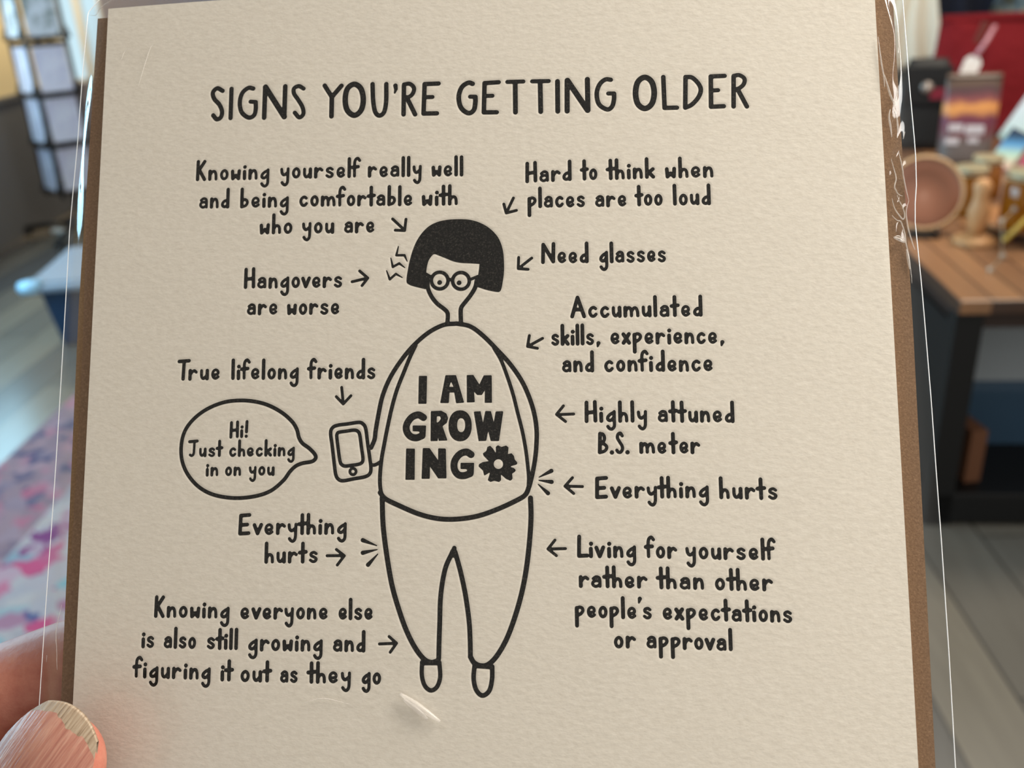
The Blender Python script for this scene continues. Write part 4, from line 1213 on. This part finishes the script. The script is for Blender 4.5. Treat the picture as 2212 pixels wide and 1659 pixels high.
# pale tubes on the film: fold lines, plus glints and highlights built as shapes
M_crease_glint = bpy.data.materials.new('crease_glint_film')
M_crease_glint.use_nodes = True
n, l = M_crease_glint.node_tree.nodes, M_crease_glint.node_tree.links
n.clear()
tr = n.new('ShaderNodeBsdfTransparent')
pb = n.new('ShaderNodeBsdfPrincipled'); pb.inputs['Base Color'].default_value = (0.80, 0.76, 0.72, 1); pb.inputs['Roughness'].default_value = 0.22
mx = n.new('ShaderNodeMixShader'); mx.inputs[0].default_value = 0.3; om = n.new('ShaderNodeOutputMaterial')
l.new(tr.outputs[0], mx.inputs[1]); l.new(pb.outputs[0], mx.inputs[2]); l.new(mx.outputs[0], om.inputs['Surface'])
_flat = np.array(mbv).reshape(-1, 3)
def crease_glint(pts, r, k=1.0, ox=0.0, oy=0.0):
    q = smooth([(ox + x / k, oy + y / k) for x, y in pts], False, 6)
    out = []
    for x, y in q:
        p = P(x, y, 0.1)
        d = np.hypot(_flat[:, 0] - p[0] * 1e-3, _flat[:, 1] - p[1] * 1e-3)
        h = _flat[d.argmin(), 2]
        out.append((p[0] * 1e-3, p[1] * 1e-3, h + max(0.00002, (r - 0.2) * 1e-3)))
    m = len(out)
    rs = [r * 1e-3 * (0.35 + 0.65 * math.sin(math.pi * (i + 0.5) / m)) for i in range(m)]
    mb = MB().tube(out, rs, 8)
    mb.done('crease_glint', M_crease_glint, slv, True)
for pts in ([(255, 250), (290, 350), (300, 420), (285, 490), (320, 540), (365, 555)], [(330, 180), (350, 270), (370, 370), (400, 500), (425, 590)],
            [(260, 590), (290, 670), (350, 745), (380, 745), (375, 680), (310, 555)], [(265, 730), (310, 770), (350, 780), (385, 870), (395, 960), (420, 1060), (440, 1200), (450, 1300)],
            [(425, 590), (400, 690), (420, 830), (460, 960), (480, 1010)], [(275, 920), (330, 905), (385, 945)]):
    crease_glint(pts, 0.11, 3.949, 1860, 280)
crease_glint([(278, 925), (330, 935), (380, 955)], 0.26, 3.949, 1860, 280)
crease_glint([(400, 1010), (415, 1090), (430, 1180)], 0.22, 3.949, 1860, 280)
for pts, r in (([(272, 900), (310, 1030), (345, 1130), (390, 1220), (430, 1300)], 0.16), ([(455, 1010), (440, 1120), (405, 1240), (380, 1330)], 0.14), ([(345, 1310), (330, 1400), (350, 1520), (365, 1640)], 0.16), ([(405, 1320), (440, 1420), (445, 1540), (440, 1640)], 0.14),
               ([(196, 450), (215, 600), (240, 780), (262, 900), (276, 1050)], 0.13), ([(545, 1550), (525, 1640)], 0.06)):  # the card-edge line is a reflected highlight built as a tube
    crease_glint(pts, r, 5.531, 1860, 0)
crease_glint([(545, 220), (500, 370), (478, 480), (490, 620), (497, 800)], 0.07, 4.057, 0, 1250)
crease_glint([(380, 680), (375, 740)], 0.05, 4.057, 0, 1250)
crease_glint([(866, 1497), (905, 1524), (952, 1557)], 0.5)  # reflected glint on the film, built as pale streaks
crease_glint([(872, 1510), (900, 1530), (925, 1552)], 0.42)  # second streak of that built-in glint
crease_glint([(655, 1518), (700, 1508), (755, 1520)], 0.06)  # faint reflected arc, built as a thin tube
crease_glint([(264, 130), (272, 112), (290, 104)], 0.06)
crease_glint([(300, 190), (318, 130), (330, 100), (345, 98)], 0.06)
crease_glint([(187, 26), (203, 28), (210, 19), (225, 8), (250, -3)], 0.10)  # lip of the sleeve's mouth
# ------------------------------------------------------------------ the hand that holds the card
M_skin = mat('skin', rgb(180, 116, 96), 0.48, 0, 0.4, Subsurface_Weight=0.08)
nt(M_skin)[2].inputs['Subsurface Radius'].default_value = (1.0, 0.35, 0.2)
nt(M_skin)[2].inputs['Subsurface Scale'].default_value = 0.003
v = coords(M_skin, (1000, 1000, 1000))
to_base(M_skin, ramp(M_skin, noise(M_skin, v, 0.16, 5, 0.65), [(0.3, rgb(158, 88, 74)), (0.55, rgb(176, 112, 94)), (0.75, rgb(190, 132, 112))]))
bump(M_skin, noise(M_skin, v, 1.1, 5, 0.7), 0.0002, 0.45)

def hand_tube(mb, pts, wid, thk, dors, n=20):
    """pts in mm along the bone; half-width, half-thickness; dorsal direction"""
    pts = [Vector(p) for p in pts]
    rings = []
    for k, p in enumerate(pts):
        a = pts[max(k - 1, 0)]; b2 = pts[min(k + 1, len(pts) - 1)]
        t = (b2 - a).normalized()
        z = (dors - t * dors.dot(t)).normalized()
        x = t.cross(z)
        rings.append([(p + x * math.cos(2 * math.pi * i / n) * wid[k] + z * math.sin(2 * math.pi * i / n) * thk[k]) * 1e-3 for i in range(n)])
    mb.ring_loft(rings)

def chain(joints, radii, flat, dors, tip=True):
    """resample a bent finger into rounded sections; returns points, widths, thicknesses (from the tip back)"""
    pts, ws = [], []
    J = [Vector(j) for j in joints]
    d0 = (J[0] - J[1]).normalized()
    r0 = radii[0]
    for a in (1.0, 0.94, 0.8, 0.55, 0.25):
        pts.append(J[0] - d0 * (r0 * (1 - a) - r0 * 0.0)); ws.append(max(r0 * math.sqrt(max(1 - a * a, 0.02)), 0.6))
    sm = smooth([tuple(j) for j in joints], False, 6)
    rr = np.interp(np.linspace(0, len(joints) - 1, len(sm)), range(len(joints)), radii)
    for q_, r_ in zip(sm, rr):
        q_ = Vector(q_)
        if (q_ - J[0]).length > r0 * 0.9:
            pts.append(q_); ws.append(r_)
    return pts, ws, [w * flat for w in ws]

hb = MB()
def P3(px, py, h):
    p = P(px, py, h)
    return Vector((p[0], p[1], h))
# thumb: in front of the film
T0 = P3(198, 1539, 7.6)
tax = Vector((-0.53, -0.845, 0.06)).normalized()
tside = Vector((0.845, -0.53, 0))
tdor = (Vector((0, 0, 1)) - 0.03 * tside).normalized()
ss = [0.0, 0.5, 1.5, 3.2, 5.5, 9, 14, 20, 27, 34, 44, 56]
tw = [1.0, 2.8, 4.6, 6.2, 7.5, 8.7, 9.3, 9.5, 9.7, 9.2, 10.0, 12.0]
tt = [0.9, 2.4, 3.8, 5.0, 5.9, 6.6, 7.1, 7.5, 8.2, 8.2, 9.2, 11.0]
thumb = [T0 + tax * (s + 1.6) + tdor * (-0.35 * math.exp(-s / 4)) for s in ss]
bend = Vector((-0.9, 0.1, 0.0))
thumb = [p + bend * max(s - 27, 0) * 0.25 for p, s in zip(thumb, ss)]
hand_tube(hb, thumb, tw, tt, tdor, 28)
wrist = Vector((-150, -168, 6))
cmc = Vector((-134, -138, 7))
hand_tube(hb, [thumb[-1] - tax * 3, (thumb[-1] + cmc) / 2 + Vector((-2, 2, 0)), cmc, (cmc + wrist) / 2, wrist], [11.5, 13, 15, 18, 20], [10.5, 12, 13, 14, 14], tdor, 20)
# index and the other fingers: behind the envelope
c0 = P3(70, 1372, -10.6)
fd = Vector((0.92, 0.39, 0)); fp = Vector((0.39, -0.92, 0))
ic = c0 + fp * 8.4
def finger(base, dist, prox, r, mcp):
    tip = base + fd * dist
    dip = base + fd * (dist - 22)
    pip = base - fd * prox
    j = [tip, dip + Vector((0, 0, -0.8)), pip + Vector((0, 0, -1.2)), (pip * 0.55 + mcp * 0.45) + Vector((0, 1.5, -0.5)), mcp]
    pts, ws, ts = chain(j, [r * 0.86, r * 0.97, r * 1.06, r * 1.02, r * 1.2], 0.95, Vector((0, 0, -1)))
    hand_tube(hb, pts, ws, ts, Vector((0, 0, -1)), 20)
mc = [Vector((-121, -90, -9)), Vector((-124, -108, -10)), Vector((-123, -125, -9)), Vector((-118, -141, -6))]
finger(ic, 38, 15, 8.6, mc[0])
finger(ic + fp * 17.6, 42, 10, 8.8, mc[1])
finger(ic + fp * 34.8 - fd * 3, 39, 8, 8.3, mc[2])
finger(ic + fp * 50.5 - fd * 10, 33, 5, 7.2, mc[3])
for m_ in mc:
    hand_tube(hb, [m_ + (m_ - wrist).normalized() * 3, (m_ * 0.66 + wrist * 0.34), (m_ * 0.33 + wrist * 0.67), wrist], [9.5, 11.5, 13, 14], [9.5, 11, 12, 12.5], Vector((0, 0, -1)), 18)
hand_tube(hb, [thumb[-3] + Vector((-2, 3, -3)), Vector((-110, -106, -2)), Vector((-121, -103, -6))], [7.5, 9.5, 10], [6, 8, 9], Vector((0, 0, 1)), 16)
arm = [wrist + Vector((6, 12, 0)), wrist, wrist + Vector((-14, -26, 6)), wrist + Vector((-45, -95, 24)), wrist + Vector((-85, -180, 52))]
hand_tube(hb, arm, [23, 25, 26, 33, 40], [15, 17, 19, 28, 36], Vector((0, 0, 1)), 24)
hand = hb.done('hand', M_skin, None, True)
hand.matrix_world = CARDM
md = hand.modifiers.new('one_skin', 'REMESH'); md.mode = 'VOXEL'; md.voxel_size = 0.0009; md.use_smooth_shade = True
md = hand.modifiers.new('soften', 'SMOOTH'); md.factor = 0.5; md.iterations = 5
tag(hand, 'left hand pinching the card corner, thumb in front and fingers behind', 'hand')
# thumbnail
M_nail = mat('nail_plate', rgb(206, 156, 140), 0.28, 0, 0.5, Subsurface_Weight=0.1)
nt(M_nail)[2].inputs['Subsurface Scale'].default_value = 0.001
ang_n = math.atan2(tax.y, tax.x)
v = coords(M_nail, (1000, 1000, 1000), )
nn_, ll_, bb_ = nt(M_nail)
mpn = nn_.new('ShaderNodeMapping'); mpn.vector_type = 'TEXTURE'; mpn.inputs['Rotation'].default_value = (0, 0, ang_n); ll_.new(v, mpn.inputs['Vector'])
mpk = nn_.new('ShaderNodeMapping'); mpk.inputs['Scale'].default_value = (0.08, 1.6, 0.3); ll_.new(mpn.outputs['Vector'], mpk.inputs['Vector'])
rg = noise(M_nail, mpk.outputs['Vector'], 1.4, 4, 0.6)
to_base(M_nail, ramp(M_nail, rg, [(0.3, rgb(150, 94, 82)), (0.5, rgb(168, 116, 100)), (0.72, rgb(188, 146, 128))]))
bump(M_nail, rg, 0.0004, 0.5)
M_ntip = mat('nail_free_edge', rgb(214, 196, 160), 0.4, 0, 0.4)
v = coords(M_ntip, (1000, 1000, 1000))
nn_, ll_, bb_ = nt(M_ntip)
mpn = nn_.new('ShaderNodeMapping'); mpn.vector_type = 'TEXTURE'; mpn.inputs['Rotation'].default_value = (0, 0, ang_n); ll_.new(v, mpn.inputs['Vector'])
mpk = nn_.new('ShaderNodeMapping'); mpk.inputs['Scale'].default_value = (0.1, 1.8, 0.3); ll_.new(mpn.outputs['Vector'], mpk.inputs['Vector'])
rg = noise(M_ntip, mpk.outputs['Vector'], 1.6, 4, 0.6)
to_base(M_ntip, ramp(M_ntip, rg, [(0.30, rgb(104, 84, 66)), (0.42, rgb(150, 130, 108)), (0.7, rgb(176, 160, 140))]))
bump(M_ntip, rg, 0.0005, 0.5)
tsd = tax.cross(tdor) * -1
if tsd.x < 0: tsd = -tsd
def nail_pt(u, s):
    w = u * float(np.interp(s, [-2, -1, 1, 3, 5, 8, 12], [3.5, 4.2, 5.5, 6.5, 7.2, 7.9, 8.1]))
    zc = 6.75 - 0.016 * max(9 - s, 0) ** 2
    drop = 6.0 * (1 - math.sqrt(max(1 - (w / 9.6) ** 2, 0.0)))
    q_ = T0 + tax * s + tsd * w + tdor * (zc - drop + 0.25)
    return q_ * 1e-3
def edge_s(u): return -1.6 + 1.0 * u * u + 0.9 * abs(u) ** 5
def line_s(u): return 0.6 + 0.35 * math.sin(u * 5 + 1) + 1.0 * u * u + 1.1 * abs(u) ** 5 + 0.07 * math.sin(u * 31) + 0.1 * math.sin(u * 17 + 1)
nb = MB().grid(lambda a, c: nail_pt(a * 2 - 1, line_s(a * 2 - 1) + (17 - line_s(a * 2 - 1)) * c), 40, 24).done('thumbnail', M_nail, hand, True)
nb['label'] = 'pink ridged thumbnail'
def lip(a, c):
    u = a * 2 - 1
    if c < 0.2:                                # the cut edge and underside of the nail
        k = [(1.6, 0.55), (0.0, 0.5)][0 if c < 0.05 else 1]
        return nail_pt(u, edge_s(u) + k[0]) - tdor * k[1] * 1e-3
    return nail_pt(u, edge_s(u) + (line_s(u) - edge_s(u)) * (c - 0.2) / 0.8)
ne = MB().grid(lip, 40, 10).done('free_edge', M_ntip, nb, True)
ne['label'] = 'pale ragged edge of the nail'

# bow every mesh held in the card's frame
_bent = set()
for o in list(COL.objects):
    r_ = o
    while r_.parent is not None:
        r_ = r_.parent
    if o.type == 'MESH' and r_ in (card, env, slv, hand) and o.data.name not in _bent:
        _bent.add(o.data.name)
        co = np.empty(len(o.data.vertices) * 3, np.float32)
        o.data.vertices.foreach_get('co', co)
        co = co.reshape(-1, 3)
        co[:, 2] -= bow(co[:, 0] * 1000.0) * 1e-3
        o.data.vertices.foreach_set('co', co.ravel())
        o.data.update()
